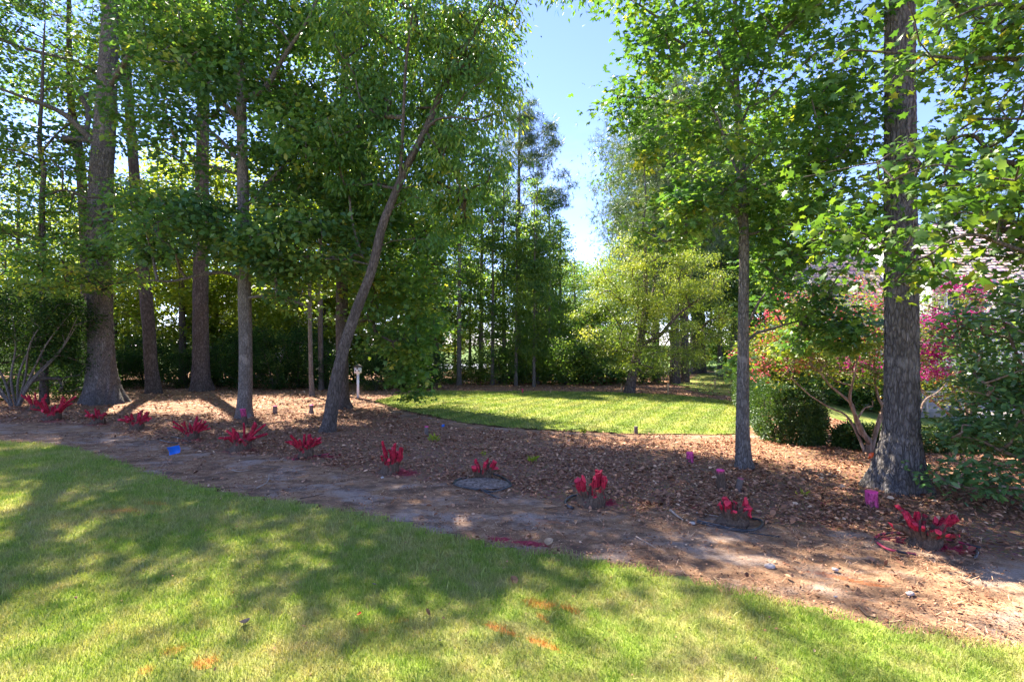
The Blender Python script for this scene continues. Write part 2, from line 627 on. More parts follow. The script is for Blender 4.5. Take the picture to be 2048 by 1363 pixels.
xs = np.concatenate([-np.geomspace(9, 160, 50)[::-1][:-1], np.arange(-9, 9, 0.13), np.geomspace(9, 160, 50)])
ys = np.concatenate([np.linspace(-30, 2, 20)[:-1], np.arange(2, 12, 0.1), np.geomspace(12, 260, 110)])
gx, gy = np.meshgrid(xs, ys)
gzv = gz(gx, gy) + 0.5 * wob(gx, gy, 0.008) * (gy < 14)
inl = inpoly(gx, gy, front_poly) | inpoly(gx, gy, back_poly)
gzv = np.where(inl, gzv - 0.03, gzv)
hole = G(402, 938)
gzv = gzv - 0.10 * np.exp(-(((gx - hole[0]) / 0.28) ** 2 + ((gy - hole[1]) / 0.2) ** 2))
nx, ny = len(xs), len(ys)
i = np.arange(ny - 1)[:, None] * nx + np.arange(nx - 1)[None]
da = np.zeros(gx.shape)
near = (gy < 30) & (np.abs(gx) < 40)
da[near] = dirt_amount(gx[near], gy[near])
mb = MB().add(np.stack([gx, gy, gzv], -1).reshape(-1, 3), quads(np.stack([i, i + 1, i + nx + 1, i + nx], -1).reshape(-1, 4)), da.ravel())
tag(mb.build('ground', SOIL, smooth=True), 'brown soil and mulch ground under the trees', 'ground', kind='structure')


def sheet(name, poly, step, lift, mat, label, cat):
    poly = np.asarray(poly)
    x0, y0 = poly.min(0)
    x1, y1 = poly.max(0)
    x0, y0 = max(x0, -42), max(y0, -12)
    X = np.arange(x0, x1 + step, step)
    Y = np.arange(y0, y1 + step, step)
    ax, ay = np.meshgrid(X, Y)
    cx, cy = (ax[:-1, :-1] + step / 2), (ay[:-1, :-1] + step / 2)
    keep = inpoly(cx + wob(cx, cy, 0.008), cy, poly)
    ii = (np.arange(len(Y) - 1)[:, None] * len(X) + np.arange(len(X) - 1)[None])[keep]
    q = np.stack([ii, ii + 1, ii + len(X) + 1, ii + len(X)], -1)
    u, inv = np.unique(q.ravel(), return_inverse=True)
    v = np.stack([ax.ravel(), ay.ravel(), (gz(ax, ay) + lift).ravel()], -1)[u]
    o = MB().add(v, quads(inv.reshape(-1, 4))).build(name, mat, smooth=True)
    return tag(o, label, cat, kind='structure')


sheet('lawn', front_poly, 0.14, 0.012, TURF, 'lawn of short patchy turf in front of the bare soil strip', 'lawn')
sheet('back_lawn', back_poly, 0.12, 0.014, TURF_B, 'mown lawn with pale stripes behind the leaf bed', 'lawn')
sheet('far_lawn', far_poly, 0.5, 0.02, TURF_B, 'sunlit lawn rising beyond the stakes and dark trunks', 'lawn')
sheet('garden_lawn', garden_poly, 0.25, 0.02, TURF_B, 'lawn between the low box hedge and the house', 'lawn')
sheet('patio', patio_poly, 0.25, 0.03, plain('patio_stone', (0.5, 0.43, 0.35), 0.85, 0.2, 0.25, 3.0), 'pale gravel patio under the garden bench', 'patio')


def blades(name, poly, dens, xr, yr, hgt, wid, mat, label):
    """Grass blades as real triangles; dens(y) per square metre."""
    mx = dens(yr[0])
    n = int((xr[1] - xr[0]) * (yr[1] - yr[0]) * mx)
    x = rng.uniform(*xr, n)
    y = rng.uniform(*yr, n)
    k = rng.random(n) < dens(y) / mx
    k &= np.abs(x) < 1.08 * y + 1.2
    x, y = x[k], y[k]
    k = inpoly(x + wob(x, y, 0.03) + rng.normal(0, 0.045, len(x)), y + wob(y, x, 0.02) + rng.normal(0, 0.045, len(x)), poly)
    thin = 0.5 + 0.5 * np.sin(3.1 * x + 1.7 * y) * np.sin(2.3 * y - 1.9 * x)
    k &= rng.random(len(x)) < 0.55 + 0.45 * thin
    x, y = x[k], y[k]
    n = len(x)
    sc = np.clip(y / 3.2, 1, 4) ** 0.6
    h = hgt * rng.uniform(0.5, 1.25, n) * (0.75 + 0.25 * sc)
    w = wid * rng.uniform(0.7, 1.3, n) * sc
    a = rng.uniform(0, 2 * np.pi, n)
    lean = rng.uniform(0.15, 1.1, n) * h
    la = a + rng.normal(np.pi / 2, 0.5, n)
    z = gz(x, y) + 0.010
    b0 = np.stack([x - np.cos(a) * w / 2, y - np.sin(a) * w / 2, z], -1)
    b1 = np.stack([x + np.cos(a) * w / 2, y + np.sin(a) * w / 2, z], -1)
    m0 = np.stack([x + 0.35 * np.cos(la) * lean, y + 0.35 * np.sin(la) * lean, z + h * 0.62], -1)
    tp = np.stack([x + np.cos(la) * lean, y + np.sin(la) * lean, z + h], -1)
    hw = np.stack([np.cos(a) * w * 0.33, np.sin(a) * w * 0.33, 0 * w], -1)
    v = np.stack([b0, b1, m0 + hw, m0 - hw, tp], 1).reshape(-1, 3)
    q = np.arange(n)[:, None] * 5
    t = np.concatenate([q + np.array([[0, 1, 2]]), q + np.array([[0, 2, 3]]), q + np.array([[3, 2, 4]])])
    r = np.repeat(np.clip(rng.normal(0.45, 0.22, n), 0, 1), 5)
    o = MB().add(v, t, r).build(name, mat)
    return tag(o, label, 'grass', kind='stuff')


blades('grass', front_poly, lambda y: 14500 * np.clip(3.2 / np.maximum(y, 2.0), 0, 1) ** 1.6, (-12, 6.0), (2.0, 10.5), 0.036, 0.0036, BLADE, 'short green and straw blades of the front lawn')
blades('coarse_grass', front_poly, lambda y: 150 * np.clip(3.2 / np.maximum(y, 2.0), 0, 1) ** 1.2, (-10, 6.0), (2.0, 9.5), 0.058, 0.0055, BLADE, 'scattered longer coarse blades standing above the front turf')
blades('back_grass', back_poly, lambda y: 620 + 0 * np.asarray(y), (-6, 11), (9, 21), 0.035, 0.008, BLADE_B, 'short mown blades of the lawn behind the leaf bed')

# leaf litter: curled dry leaves lying all over the bed
LIT = N('dry_leaf')
_r = LIT.attr()
_c = LIT.ramp(_r, [(0.0, (0.102, 0.041, 0.022)), (0.3, (0.252, 0.111, 0.056)), (0.6, (0.432, 0.213, 0.115)), (0.85, (0.625, 0.342, 0.192)), (1.0, (0.750, 0.476, 0.284))])
_c = marks(LIT, LIT.pos(), _c, SOIL_MARKS, LIT.noise(LIT.pos(), 26, 5, 0.7))
LITM = LIT.done(LIT.bsdf(_c, 0.7, 0.25))
CURL = np.array([[0, -0.5, 0.0], [-0.3, -0.12, 0.16], [0.3, -0.15, 0.13], [-0.26, 0.25, 0.2], [0.27, 0.22, 0.17], [0.03, 0.55, 0.1], [0, 0.05, -0.03]])
CURLT = np.array([[0, 2, 6], [0, 6, 1], [1, 6, 3], [6, 2, 4], [6, 4, 5], [6, 5, 3]])


def litter(mb, x, y, size, tilt=0.5, lift=0.03):
    n = len(x)
    s = size * np.clip(rng.lognormal(-0.1, 0.38, n), 0.3, 1.6)
    t = nrm(np.stack([rng.normal(0, 1, n), rng.normal(0, 1, n), rng.normal(0, tilt * 0.6, n)], -1))
    up = nrm(np.stack([rng.normal(0, tilt, n), rng.normal(0, tilt, n), np.where(rng.random(n) < 0.35, -1.0, 1.0)], -1))
    b = nrm(np.cross(t, up))
    u = np.cross(b, t)
    p = np.stack([x, y, gz(x, y) + 0.012 + rng.uniform(0, lift, n)], -1)
    sq = rng.uniform(0.6, 1.4, n)
    T = CURL[None] * s[:, None, None]
    v = p[:, None] + T[..., 0:1] * b[:, None] * sq[:, None, None] + T[..., 1:2] * t[:, None] + T[..., 2:3] * u[:, None] * rng.uniform(0.4, 2.0, n)[:, None, None]
    f = (np.arange(n)[:, None, None] * 7 + CURLT[None]).reshape(-1, 3)
    mb.add(v.reshape(-1, 3), f, np.repeat(np.clip(rng.normal(0.45, 0.25, n), 0, 1), 7))


MOUND = G(965, 968)


def bed_points(n, xr, yr, soft, keepdirt=0.0):
    x = rng.uniform(*xr, n)
    y = yr[0] * (yr[1] / yr[0]) ** rng.random(n)
    k = (np.abs(x) < 1.08 * y + 1.0) & ~inpoly(x, y, front_poly) & ~inpoly(x, y, back_poly) & ~inpoly(x, y, garden_poly)
    k &= np.hypot((x - MOUND[0]) / 0.36, (y - MOUND[1]) / 0.25) > 1
    x, y = x[k], y[k]
    d = dirt_amount(x + wob(x, y, 0.10), y + wob(y, x, 0.10))
    drift = 0.62 + 0.38 * np.sin(2.1 * x + 1.3 * np.sin(1.7 * y)) * np.sin(1.9 * y + 1.1 * np.sin(1.3 * x)) + 0.25 * np.sin(5.3 * x - 4.1 * y)
    k = rng.random(len(x)) < np.maximum(1 - d, keepdirt) ** soft * np.clip(drift, 0.15, 1)
    return x[k], y[k]


mb = MB()
x, y = bed_points(115000, (-12, 9), (3.2, 13), 1.0, 0.03)
litter(mb, x, y, 0.043, 0.42, 0.02)
x, y = bed_points(50000, (-24, 16), (12, 30), 1.0, 0.1)
litter(mb, x, y, 0.065, 0.35, 0.02)
x, y = bed_points(110000, (-10, 8), (2.4, 10), 0.6, 0.75)
litter(mb, x, y, 0.017, 0.6, 0.006)
x, y = rng.uniform(-7, 5, 900), rng.uniform(2.2, 8.5, 900)
k = inpoly(x, y, front_poly) & (np.abs(x) < 1.1 * y)
litter(mb, x[k], y[k], 0.016, 0.6, 0.03)
x, y = bed_points(110000, (-14, 10), (2.4, 16), 0.7, 0.42)
n = len(x)
a = rng.normal(0.3, 0.9, n)
L = rng.uniform(0.03, 0.11, n) * np.clip(y / 6, 1, 2)
w = 0.0016 * np.clip(y / 4, 1, 3)
dx, dy = np.cos(a) * L / 2, np.sin(a) * L / 2
ex, ey = -np.sin(a) * w, np.cos(a) * w
z0 = gz(x, y) + 0.014 + rng.uniform(0, 0.014, n)
z1 = z0 + rng.normal(0, 0.008, n)
v = np.stack([np.stack([x - dx - ex, y - dy - ey, z0], -1), np.stack([x - dx + ex, y - dy + ey, z0], -1), np.stack([x + dx + ex, y + dy + ey, z1], -1), np.stack([x + dx - ex, y + dy - ey, z1], -1)], 1)
mb.add(v.reshape(-1, 3), quads(np.arange(n * 4).reshape(-1, 4)), np.repeat(np.clip(rng.normal(0.62, 0.25, n), 0, 1), 4))
tag(mb.build('leaf_litter', LITM), 'dry brown leaves covering the bed between the two lawns', 'leaf litter', kind='stuff')

# ------------------------------------------------------------------ foliage materials
L_OAK = leaf_mat('oak_leaf', [(0.0, (0.042, 0.104, 0.042)), (0.45, (0.085, 0.185, 0.053)), (0.8, (0.170, 0.255, 0.056)), (1.0, (0.320, 0.339, 0.066))])
L_MAPLE = leaf_mat('maple_leaf', [(0.0, (0.056, 0.140, 0.041)), (0.5, (0.112, 0.225, 0.049)), (0.85, (0.244, 0.319, 0.056)), (1.0, (0.450, 0.413, 0.066))])
L_NEAR = leaf_mat('bright_maple_leaf', [(0.0, (0.045, 0.11, 0.025)), (0.5, (0.09, 0.175, 0.03)), (0.85, (0.20, 0.25, 0.035)), (0.97, (0.40, 0.34, 0.044)), (1.0, (0.42, 0.24, 0.05))])
L_YEL = leaf_mat('feathery_leaf', [(0.0, (0.094, 0.156, 0.031)), (0.5, (0.204, 0.274, 0.046)), (1.0, (0.438, 0.438, 0.094))])
L_BG = leaf_mat('woodland_leaf', [(0.0, (0.06, 0.14, 0.05)), (0.5, (0.13, 0.225, 0.062)), (1.0, (0.34, 0.40, 0.09))], 0.6)
L_BGY = leaf_mat('sunny_leaf', [(0.0, (0.10, 0.17, 0.028)), (0.5, (0.21, 0.28, 0.04)), (1.0, (0.42, 0.42, 0.06))], 0.62)
L_PINE = leaf_mat('pine_needle', [(0.0, (0.054, 0.108, 0.054)), (0.6, (0.108, 0.172, 0.082)), (1.0, (0.234, 0.270, 0.144))], 0.25)
L_EVER = leaf_mat('evergreen_leaf', [(0.0, (0.019, 0.049, 0.016)), (0.6, (0.043, 0.095, 0.024)), (1.0, (0.135, 0.176, 0.041))], 0.34, rough=0.75, spec=0.08)
L_BOX = leaf_mat('box_leaf', [(0.0, (0.022, 0.055, 0.014)), (0.6, (0.055, 0.111, 0.022)), (1.0, (0.144, 0.199, 0.033))], 0.3)
L_LAUREL = leaf_mat('laurel_leaf', [(0.0, (0.054, 0.132, 0.047)), (0.6, (0.121, 0.230, 0.077)), (1.0, (0.263, 0.374, 0.132))], 0.4, rough=0.3, spec=0.5)
L_CRAPE = leaf_mat('crape_leaf', [(0.0, (0.05, 0.12, 0.02)), (0.5, (0.15, 0.22, 0.03)), (0.8, (0.30, 0.29, 0.04)), (0.92, (0.40, 0.20, 0.05)), (1.0, (0.42, 0.09, 0.07))], 0.45)
L_ROSE = leaf_mat('rosy_petal', [(0.0, (0.420, 0.050, 0.100)), (0.6, (0.600, 0.100, 0.170)), (1.0, (0.750, 0.250, 0.250))], 0.4, (1.2, 0.7, 0.8))
L_MAG = leaf_mat('magenta_petal', [(0.0, (0.20, 0.008, 0.11)), (0.6, (0.36, 0.014, 0.20)), (1.0, (0.55, 0.05, 0.32))], 0.4, (1.2, 0.6, 0.9))
L_DEAD = leaf_mat('dead_leaf', [(0.0, (0.050, 0.030, 0.020)), (1.0, (0.160, 0.090, 0.050))], 0.15)

B_OAK = bark_mat('oak_bark', (0.035, 0.03, 0.028), (0.15, 0.13, 0.117), (0.30, 0.268, 0.243), (1, 1, 0.28), scale=27)
B_GREY = bark_mat('grey_bark', (0.05, 0.043, 0.038), (0.19, 0.165, 0.143), (0.36, 0.32, 0.28), (1, 1, 0.3), 32)
B_PINE = bark_mat('pine_bark', (0.03, 0.023, 0.021), (0.125, 0.092, 0.08), (0.24, 0.185, 0.16), (1, 1, 0.4), 14)
B_DARK = bark_mat('dark_bark', (0.03, 0.024, 0.02), (0.10, 0.08, 0.066), (0.20, 0.165, 0.14), (1, 1, 0.25), 26, strength=0.6)
B_CRAPE = bark_mat('smooth_bark', (0.10, 0.06, 0.042), (0.26, 0.175, 0.125), (0.42, 0.31, 0.235), (1, 1, 0.12), 14, strength=0.25)

# ------------------------------------------------------------------ leaf shapes (unit length along y)
DIAM = (np.array([[0, 0, 0], [-0.34, 0.48, 0.07], [0, 1, -0.10], [0.34, 0.48, 0.07]]), np.array([[0, 3, 2], [0, 2, 1]]))
LONG = (np.array([[0, 0, 0], [-0.17, 0.4, 0.04], [0.17, 0.4, 0.04], [0, 1, -0.22]]), np.array([[0, 2, 1], [1, 2, 3]]))
OVAL = (np.array([[0, 0, 0], [-0.2, 0.28, 0.05], [0.2, 0.28, 0.05], [-0.19, 0.68, 0.02], [0.19, 0.68, 0.02], [0, 1, -0.08]]), np.array([[0, 2, 1], [1, 2, 4], [1, 4, 3], [3, 4, 5]]))
_st = [(0, 0.0), (0.16, 0.12), (0.46, 0.10), (0.30, 0.36), (0.52, 0.62), (0.24, 0.60), (0.0, 1.0), (-0.24, 0.60), (-0.52, 0.62), (-0.30, 0.36), (-0.46, 0.10), (-0.16, 0.12)]
STAR5 = (np.array([[0, 0, 0], [0.44, 0.12, -0.06], [0.2, 0.35, 0.05], [0.46, 0.62, -0.05], [0.17, 0.6, 0.05], [0, 1, -0.1], [-0.17, 0.6, 0.05], [-0.46, 0.62, -0.05], [-0.2, 0.35, 0.05], [-0.44, 0.12, -0.06]]),
         np.array([[0, 1, 2], [2, 3, 4], [4, 5, 6], [6, 7, 8], [8, 9, 0], [0, 2, 8], [2, 4, 6], [2, 6, 8]]))
MAPLE = (np.array([[0, 0.36, 0.04]] + [[a, b, -0.16 * abs(a) - 0.06 * b * b] for a, b in _st]), np.array([[0, i + 1, (i + 1) % 12 + 1] for i in range(12)]))
SPRAY_V, SPRAY_T = [], []
for _i in range(9):
    _a = _i * 2.39996
    _e = 0.15 + 0.75 * (_i % 3) / 2
    _d = np.array([math.cos(_a) * math.cos(_e), math.sin(_e), math.sin(_a) * math.cos(_e)])
    _s = nrm(np.cross(_d, [0.3, 0.2, 0.9])) * 0.035
    SPRAY_T.append([len(SPRAY_V), len(SPRAY_V) + 1, len(SPRAY_V) + 2])
    SPRAY_V += [-_s, _s, _d * (0.8 + 0.2 * (_i % 2))]
SPRAY = (np.array(SPRAY_V), np.array(SPRAY_T))


def put_leaves(mb, p, out, size, shape, droop=0.35, tilt=0.5, rnd=None, spread=0.8):
    """Leaves at points p pointing along out, drooping, faces mostly up."""
    n = len(p)
    V, T = shape
    t = nrm(out + rng.normal(0, spread, (n, 3)) * np.array([1, 1, 0.5]) + np.array([0, 0, -droop]))
    up = nrm(np.array([0, 0, 1.0]) + rng.normal(0, tilt, (n, 3)))
    b = nrm(np.cross(t, up))
    u = np.cross(b, t)
    s = size * rng.uniform(0.65, 1.25, n)
    W = V[None] * s[:, None, None]
    v = p[:, None] + W[..., 0:1] * b[:, None] + W[..., 1:2] * t[:, None] + W[..., 2:3] * u[:, None]
    f = (np.arange(n)[:, None, None] * len(V) + T[None]).reshape(-1, 3)
    r = rng.random(n) if rnd is None else rnd
    mb.add(v.reshape(-1, 3), f, np.repeat(np.clip(r, 0, 1), len(V)))
    return t, b, u, s


def cloud(c, rad, n, shell=0.5):
    """n points in an ellipsoid, drawn towards its outside by shell."""
    d = nrm(rng.normal(0, 1, (n, 3)))
    u = rng.random(n) ** (1 / (3 + 3 * shell))
    return np.asarray(c) + d * u[:, None] * np.asarray(rad)


def cluster_leaves(mb, C, cr, m, size, shape, flat=0.45, droop=0.35, tilt=0.5, spread=0.8, bias=0.0):
    n = len(C)
    k = rng.poisson(m, n)
    idx = np.repeat(np.arange(n), k)
    N_ = len(idx)
    crr = (cr * rng.uniform(0.6, 1.3, n))[idx]
    off = rng.normal(0, 0.5, (N_, 3)) * np.array([1, 1, flat])
    p = C[idx] + off * crr[:, None]
    cl = rng.normal(0.42 + bias, 0.16, n)[idx]
    r = cl + rng.normal(0, 0.16, N_)
    out = nrm(off * np.array([1, 1, 0.4])) * 0.9
    return put_leaves(mb, p, out, size, shape, droop, tilt, r, spread)


def grow(roots, C, rmin=0.006, k=0.011, wob_=0.10, step=0.35, zpen=0.9):
    """Branches that join every leaf cluster to the nearest part of the tree."""
    nodes = [np.asarray(r) for r in roots]
    par = [-1] * len(nodes)
    d0 = np.min(np.linalg.norm(C[:, None] - np.array(nodes)[None], axis=2), axis=1)
    ends = []
    cap = len(nodes) + len(C) * 14
    arr = np.zeros((cap, 3))
    arr[: len(nodes)] = nodes
    cnt = len(nodes)
    for ci in np.argsort(d0):
        c = C[ci]
        dv = c - arr[:cnt]
        dist = np.linalg.norm(dv, axis=1)
        cost = dist + zpen * np.maximum(0, -dv[:, 2] + 0.15 * dist)
        j = int(np.argmin(cost))
        a = arr[j].copy()
        L = dist[j]
        m = int(np.clip(L / step, 1, 8))
        side = rng.normal(0, wob_ * L, 3)
        side[2] = abs(side[2]) * 0.8
        last = j
        for q in range(1, m + 1):
            u = q / m
            arr[cnt] = a + (c - a) * u + side * math.sin(math.pi * u) + rng.normal(0, 0.012 * L, 3) * (q < m)
            par.append(last)
            last = cnt
            cnt += 1
        ends.append(last)
    w = np.zeros(cnt)
    w[ends] = 1
    for q in range(cnt - 1, -1, -1):
        if par[q] >= 0:
            w[par[q]] += w[q]
    return arr[:cnt], np.array(par), np.maximum(rmin, k * w ** 0.45)


def twig_mesh(mb, arr, par, rad, rootr=None, seg=5):
    ch = np.where(par >= 0)[0]
    p = par[ch]
    a, b = arr[p], arr[ch]
    ra = np.minimum(rad[p], rad[ch] * 1.5)
    rb = rad[ch]
    t = nrm(b - a)
    ref = np.where(np.abs(t[:, 2:3]) > 0.9, np.array([[1.0, 0, 0]]), np.array([[0, 0, 1.0]]))
    s = nrm(np.cross(ref, t))
    q = np.cross(t, s)
    ang = np.linspace(0, 2 * np.pi, seg, endpoint=False)
    ring = np.cos(ang)[None, :, None] * s[:, None] + np.sin(ang)[None, :, None] * q[:, None]
    v = np.concatenate([a[:, None] + ring * ra[:, None, None], b[:, None] + ring * rb[:, None, None]], 1)
    n = len(ch)
    j = np.arange(seg)
    k = (j + 1) % seg
    f = quads(np.stack([j, k, k + seg, j + seg], -1))
    mb.add(v.reshape(-1, 3), (np.arange(n)[:, None, None] * 2 * seg + f[None]).reshape(-1, 3))


def bark_rough(seed, furrow, lumps, flare_lobes=0, flare_h=0.5, flare=0.0):
    g = np.random.default_rng(seed)
    ph = g.uniform(0, 6.28, 12)
    nf = int(furrow[0])
    amp = furrow[1]

    def f(a, L):
        w = 0.35 * np.sin(1.7 * L + ph[0]) + 0.25 * np.sin(4.3 * L + ph[1]) + 0.12 * np.sin(11 * L + ph[2])
        k = 1 + lumps * (np.sin(2 * a + 0.8 * L + ph[3]) + 0.6 * np.sin(3 * a - 1.3 * L + ph[4]) + 0.5 * np.sin(5 * a + 2.1 * L + ph[5]))
        k = k - amp * (1 - np.abs(np.sin(0.5 * nf * (a + 0.18 * w) + 0.9 * np.sin(6.1 * L + 3 * a + ph[6])))) ** 2
        k = k + amp * 0.4 * np.sin(nf * 0.7 * a + 19 * L + ph[9]) * np.sin(23 * L + 5 * a + ph[10])
        if flare:
            e = np.exp(-L / flare_h)
            k = k + flare * e * (0.75 + 0.6 * np.sin(flare_lobes * a + ph[7]) + 0.3 * np.sin((flare_lobes + 2) * a + ph[8]))
        return k
    return f


def px_line(pts, d, top=None):
    """[(px, py, width px)] at distance d -> points with radii; d may be (d0, d1) from base to top."""
    n = len(pts)
    dd = np.linspace(d[0], d[1], n) if isinstance(d, tuple) else np.full(n, d)
    out = [np.append(P(p[0], p[1], q), p[2] * q / F / 2 * math.cos(math.atan((p[0] - CX) / F))) for p, q in zip(pts, dd)]
    if top is not None:
        out += [np.array(t, float) for t in top]
    return np.array(out)


def make_tree(name, label, cat, trunk, crowns, leaf, leafm, barkm, group=None, limbs=(), seg=20, step=0.12, furrow=(16, 0.07), lumps=0.02, flare=(5, 0.4, 0.45),
              shape=DIAM, grow_k=0.011, seed=1, droop=0.35, tilt=0.5, flat=0.45, root_from=1.5, spread=0.8, extra=None, sink=True, zpen=0.9):
    """A tree: trunk with its limbs and twigs as one bark mesh, and a crown of leaves."""
    base = trunk[0, :3].copy()
    root = empty(name, base, label, cat, group)
    ln = smooth_line(trunk, step)
    if sink:
        ln = np.vstack([np.append(ln[0, :3] - [0, 0, 0.15], ln[0, 3] * 1.05), ln])
    mb = MB()
    tube(mb, ln[:, :3], np.maximum(ln[:, 3], 0.008), seg, rough=bark_rough(seed, furrow, lumps, flare[0], flare[1], flare[2]))
    roots = [ln[ln[:, 2] > base[2] + root_from][::2, :3]]
    for lb in limbs:
        q = smooth_line(lb, 0.15)
        tube(mb, q[:, :3], np.maximum(q[:, 3], 0.006), max(6, seg // 2), rough=bark_rough(seed + 5, (7, 0.06), 0.05))
        roots.append(q[1:, :3])
    C, M, CR = [], [], []
    for (c, rad, n, m, cr) in crowns:
        C.append(cloud(c, rad, n))
        M.append(np.full(n, m, float))
        CR.append(np.full(n, cr))
    C, M, CR = np.concatenate(C), np.concatenate(M), np.concatenate(CR)
    k = C[:, 2] > gz(C[:, 0], C[:, 1]) + 0.35
    C, M, CR = C[k], M[k], CR[k]
    arr, par, rad = grow(np.concatenate(roots), C, k=grow_k, zpen=zpen)
    twig_mesh(mb, arr, par, rad)
    mb.build('trunk', barkm, root, smooth=True, origin=base)
    lb = MB()
    cluster_leaves(lb, C, CR, M, leaf, shape, flat, droop, tilt, spread)
    lb.build('crown', leafm, root, origin=base)
    return root


def E(px, py, rx, ry, d, rd, n, m, cr):
    """A lobe of a crown: pixel centre and half sizes at distance d, half depth rd metres, n clusters of m leaves."""
    return (P(px, py, d), (rx * d / F, rd, ry * d / F), n, m, cr)


def gd(px, py):
    return float(G(px, py)[1])

# ------------------------------------------------------------------ the trees in the leaf bed
# great oak at the edge of the bed
d = gd(208, 806)
make_tree('oak_tree', 'massive dark furrowed oak trunk beside the multi-stemmed evergreen shrub', 'tree',
          px_line([(208, 808, 92), (205, 770, 70), (203, 700, 56), (200, 600, 54), (200, 480, 53), (203, 360, 50), (212, 200, 44), (220, 60, 38), (224, -80, 32), (228, -300, 22), (230, -480, 10)], d),
          [E(110, 20, 290, 190, d + 2.2, 3.4, 130, 150, 1.0), E(40, 250, 190, 110, d + 0.5, 2.2, 34, 140, 0.9), E(200, -250, 340, 170, d, 5.0, 34, 90, 1.15), E(330, 120, 110, 130, d + 1, 2.0, 18, 110, 0.9)],
          0.17, L_OAK, B_OAK, limbs=[px_line([(203, 300, 18), (130, 230, 13), (60, 200, 9), (-20, 170, 6)], (d, d - 2)), px_line([(212, 180, 16), (260, 110, 12), (310, 60, 8), (360, 10, 5)], (d, d - 1.5))],
          seg=52, step=0.06, furrow=(22, 0.13), lumps=0.025, flare=(5, 0.5, 0.30), seed=3, root_from=5)

# two pines behind it
d = gd(305, 786)
make_tree('pine_tree', 'slim leaning pine trunk standing between the great oak and the straight pine', 'tree',
          px_line([(308, 786, 36), (303, 740, 30), (296, 640, 28), (284, 520, 26), (272, 400, 24), (264, 280, 22), (254, 150, 19), (248, 20, 16), (244, -150, 12), (240, -330, 6)], d),
          [E(250, -120, 150, 160, d, 3.0, 34, 40, 0.9), E(255, 120, 90, 60, d, 2, 14, 40, 0.8)], 0.2, L_PINE, B_PINE, shape=SPRAY, seg=26, step=0.12, furrow=(12, 0.10), flare=(4, 0.3, 0.25), seed=8, root_from=9, droop=0.0)
d = gd(404, 781)
make_tree('pine_tree', 'straight thick pine trunk with flared foot beside the pale-barked tree', 'tree',
          px_line([(404, 781, 46), (402, 740, 38), (401, 640, 34), (402, 500, 31), (404, 380, 29), (406, 240, 26), (407, 100, 23), (408, -50, 18), (409, -260, 8)], d),
          [E(410, -60, 150, 150, d, 3.2, 36, 40, 0.9), E(380, 150, 80, 50, d, 2, 12, 40, 0.8)], 0.2, L_PINE, B_PINE, shape=SPRAY, seg=26, step=0.12, furrow=(12, 0.10), flare=(4, 0.35, 0.3), seed=9, root_from=9, droop=0.0)

# pale-barked tree with long level limbs
d = gd(489, 835)
make_tree('oak_tree', 'pale grey barked tree with level limbs beside a pink-topped cut post', 'tree',
          px_line([(489, 836, 40), (489, 810, 33), (491, 760, 29), (491, 680, 28), (489, 580, 27), (487, 480, 25), (486, 380, 24), (484, 280, 22), (482, 180, 19), (480, 90, 15), (478, -20, 12), (474, -200, 7), (470, -330, 4)], d),
          [E(470, 230, 210, 150, d + 0.7, 2.4, 84, 140, 0.75), E(500, 30, 250, 130, d + 0.8, 3.0, 100, 140, 0.85), E(480, -220, 280, 170, d + 0.5, 4.0, 13, 80, 1.1), E(350, 460, 110, 70, d - 1.0, 1.6, 34, 120, 0.6),
           E(610, 500, 120, 60, d - 0.8, 1.6, 34, 120, 0.6), E(640, 330, 120, 120, d, 2.2, 46, 130, 0.7), E(560, 590, 60, 25, d - 0.6, 0.8, 6, 70, 0.45)],
          0.15, L_OAK, B_GREY,
          limbs=[px_line([(484, 200, 13), (530, 175, 12), (570, 110, 9), (615, 40, 7), (650, -40, 4)], (d, d - 1)), px_line([(484, 245, 11), (440, 200, 9), (400, 150, 7), (360, 110, 4)], (d, d - 1)),
                 px_line([(489, 560, 9), (450, 545, 8), (400, 550, 7), (345, 562, 5), (300, 560, 3)], (d, d - 1.2)), px_line([(492, 512, 10), (540, 512, 8), (575, 522, 7), (620, 512, 6), (680, 516, 5), (735, 528, 3)], (d, d - 1.4)),
                 px_line([(491, 596, 7), (530, 592, 6), (580, 602, 5), (620, 615, 3)], (d, d - 0.8)), px_line([(486, 330, 10), (430, 270, 8), (370, 230, 5)], (d, d + 1.2)), px_line([(486, 420, 9), (560, 340, 7), (640, 260, 4)], (d, d + 1))],
          seg=30, step=0.07, furrow=(16, 0.08), lumps=0.025, flare=(5, 0.25, 0.25), seed=4, root_from=3.2)

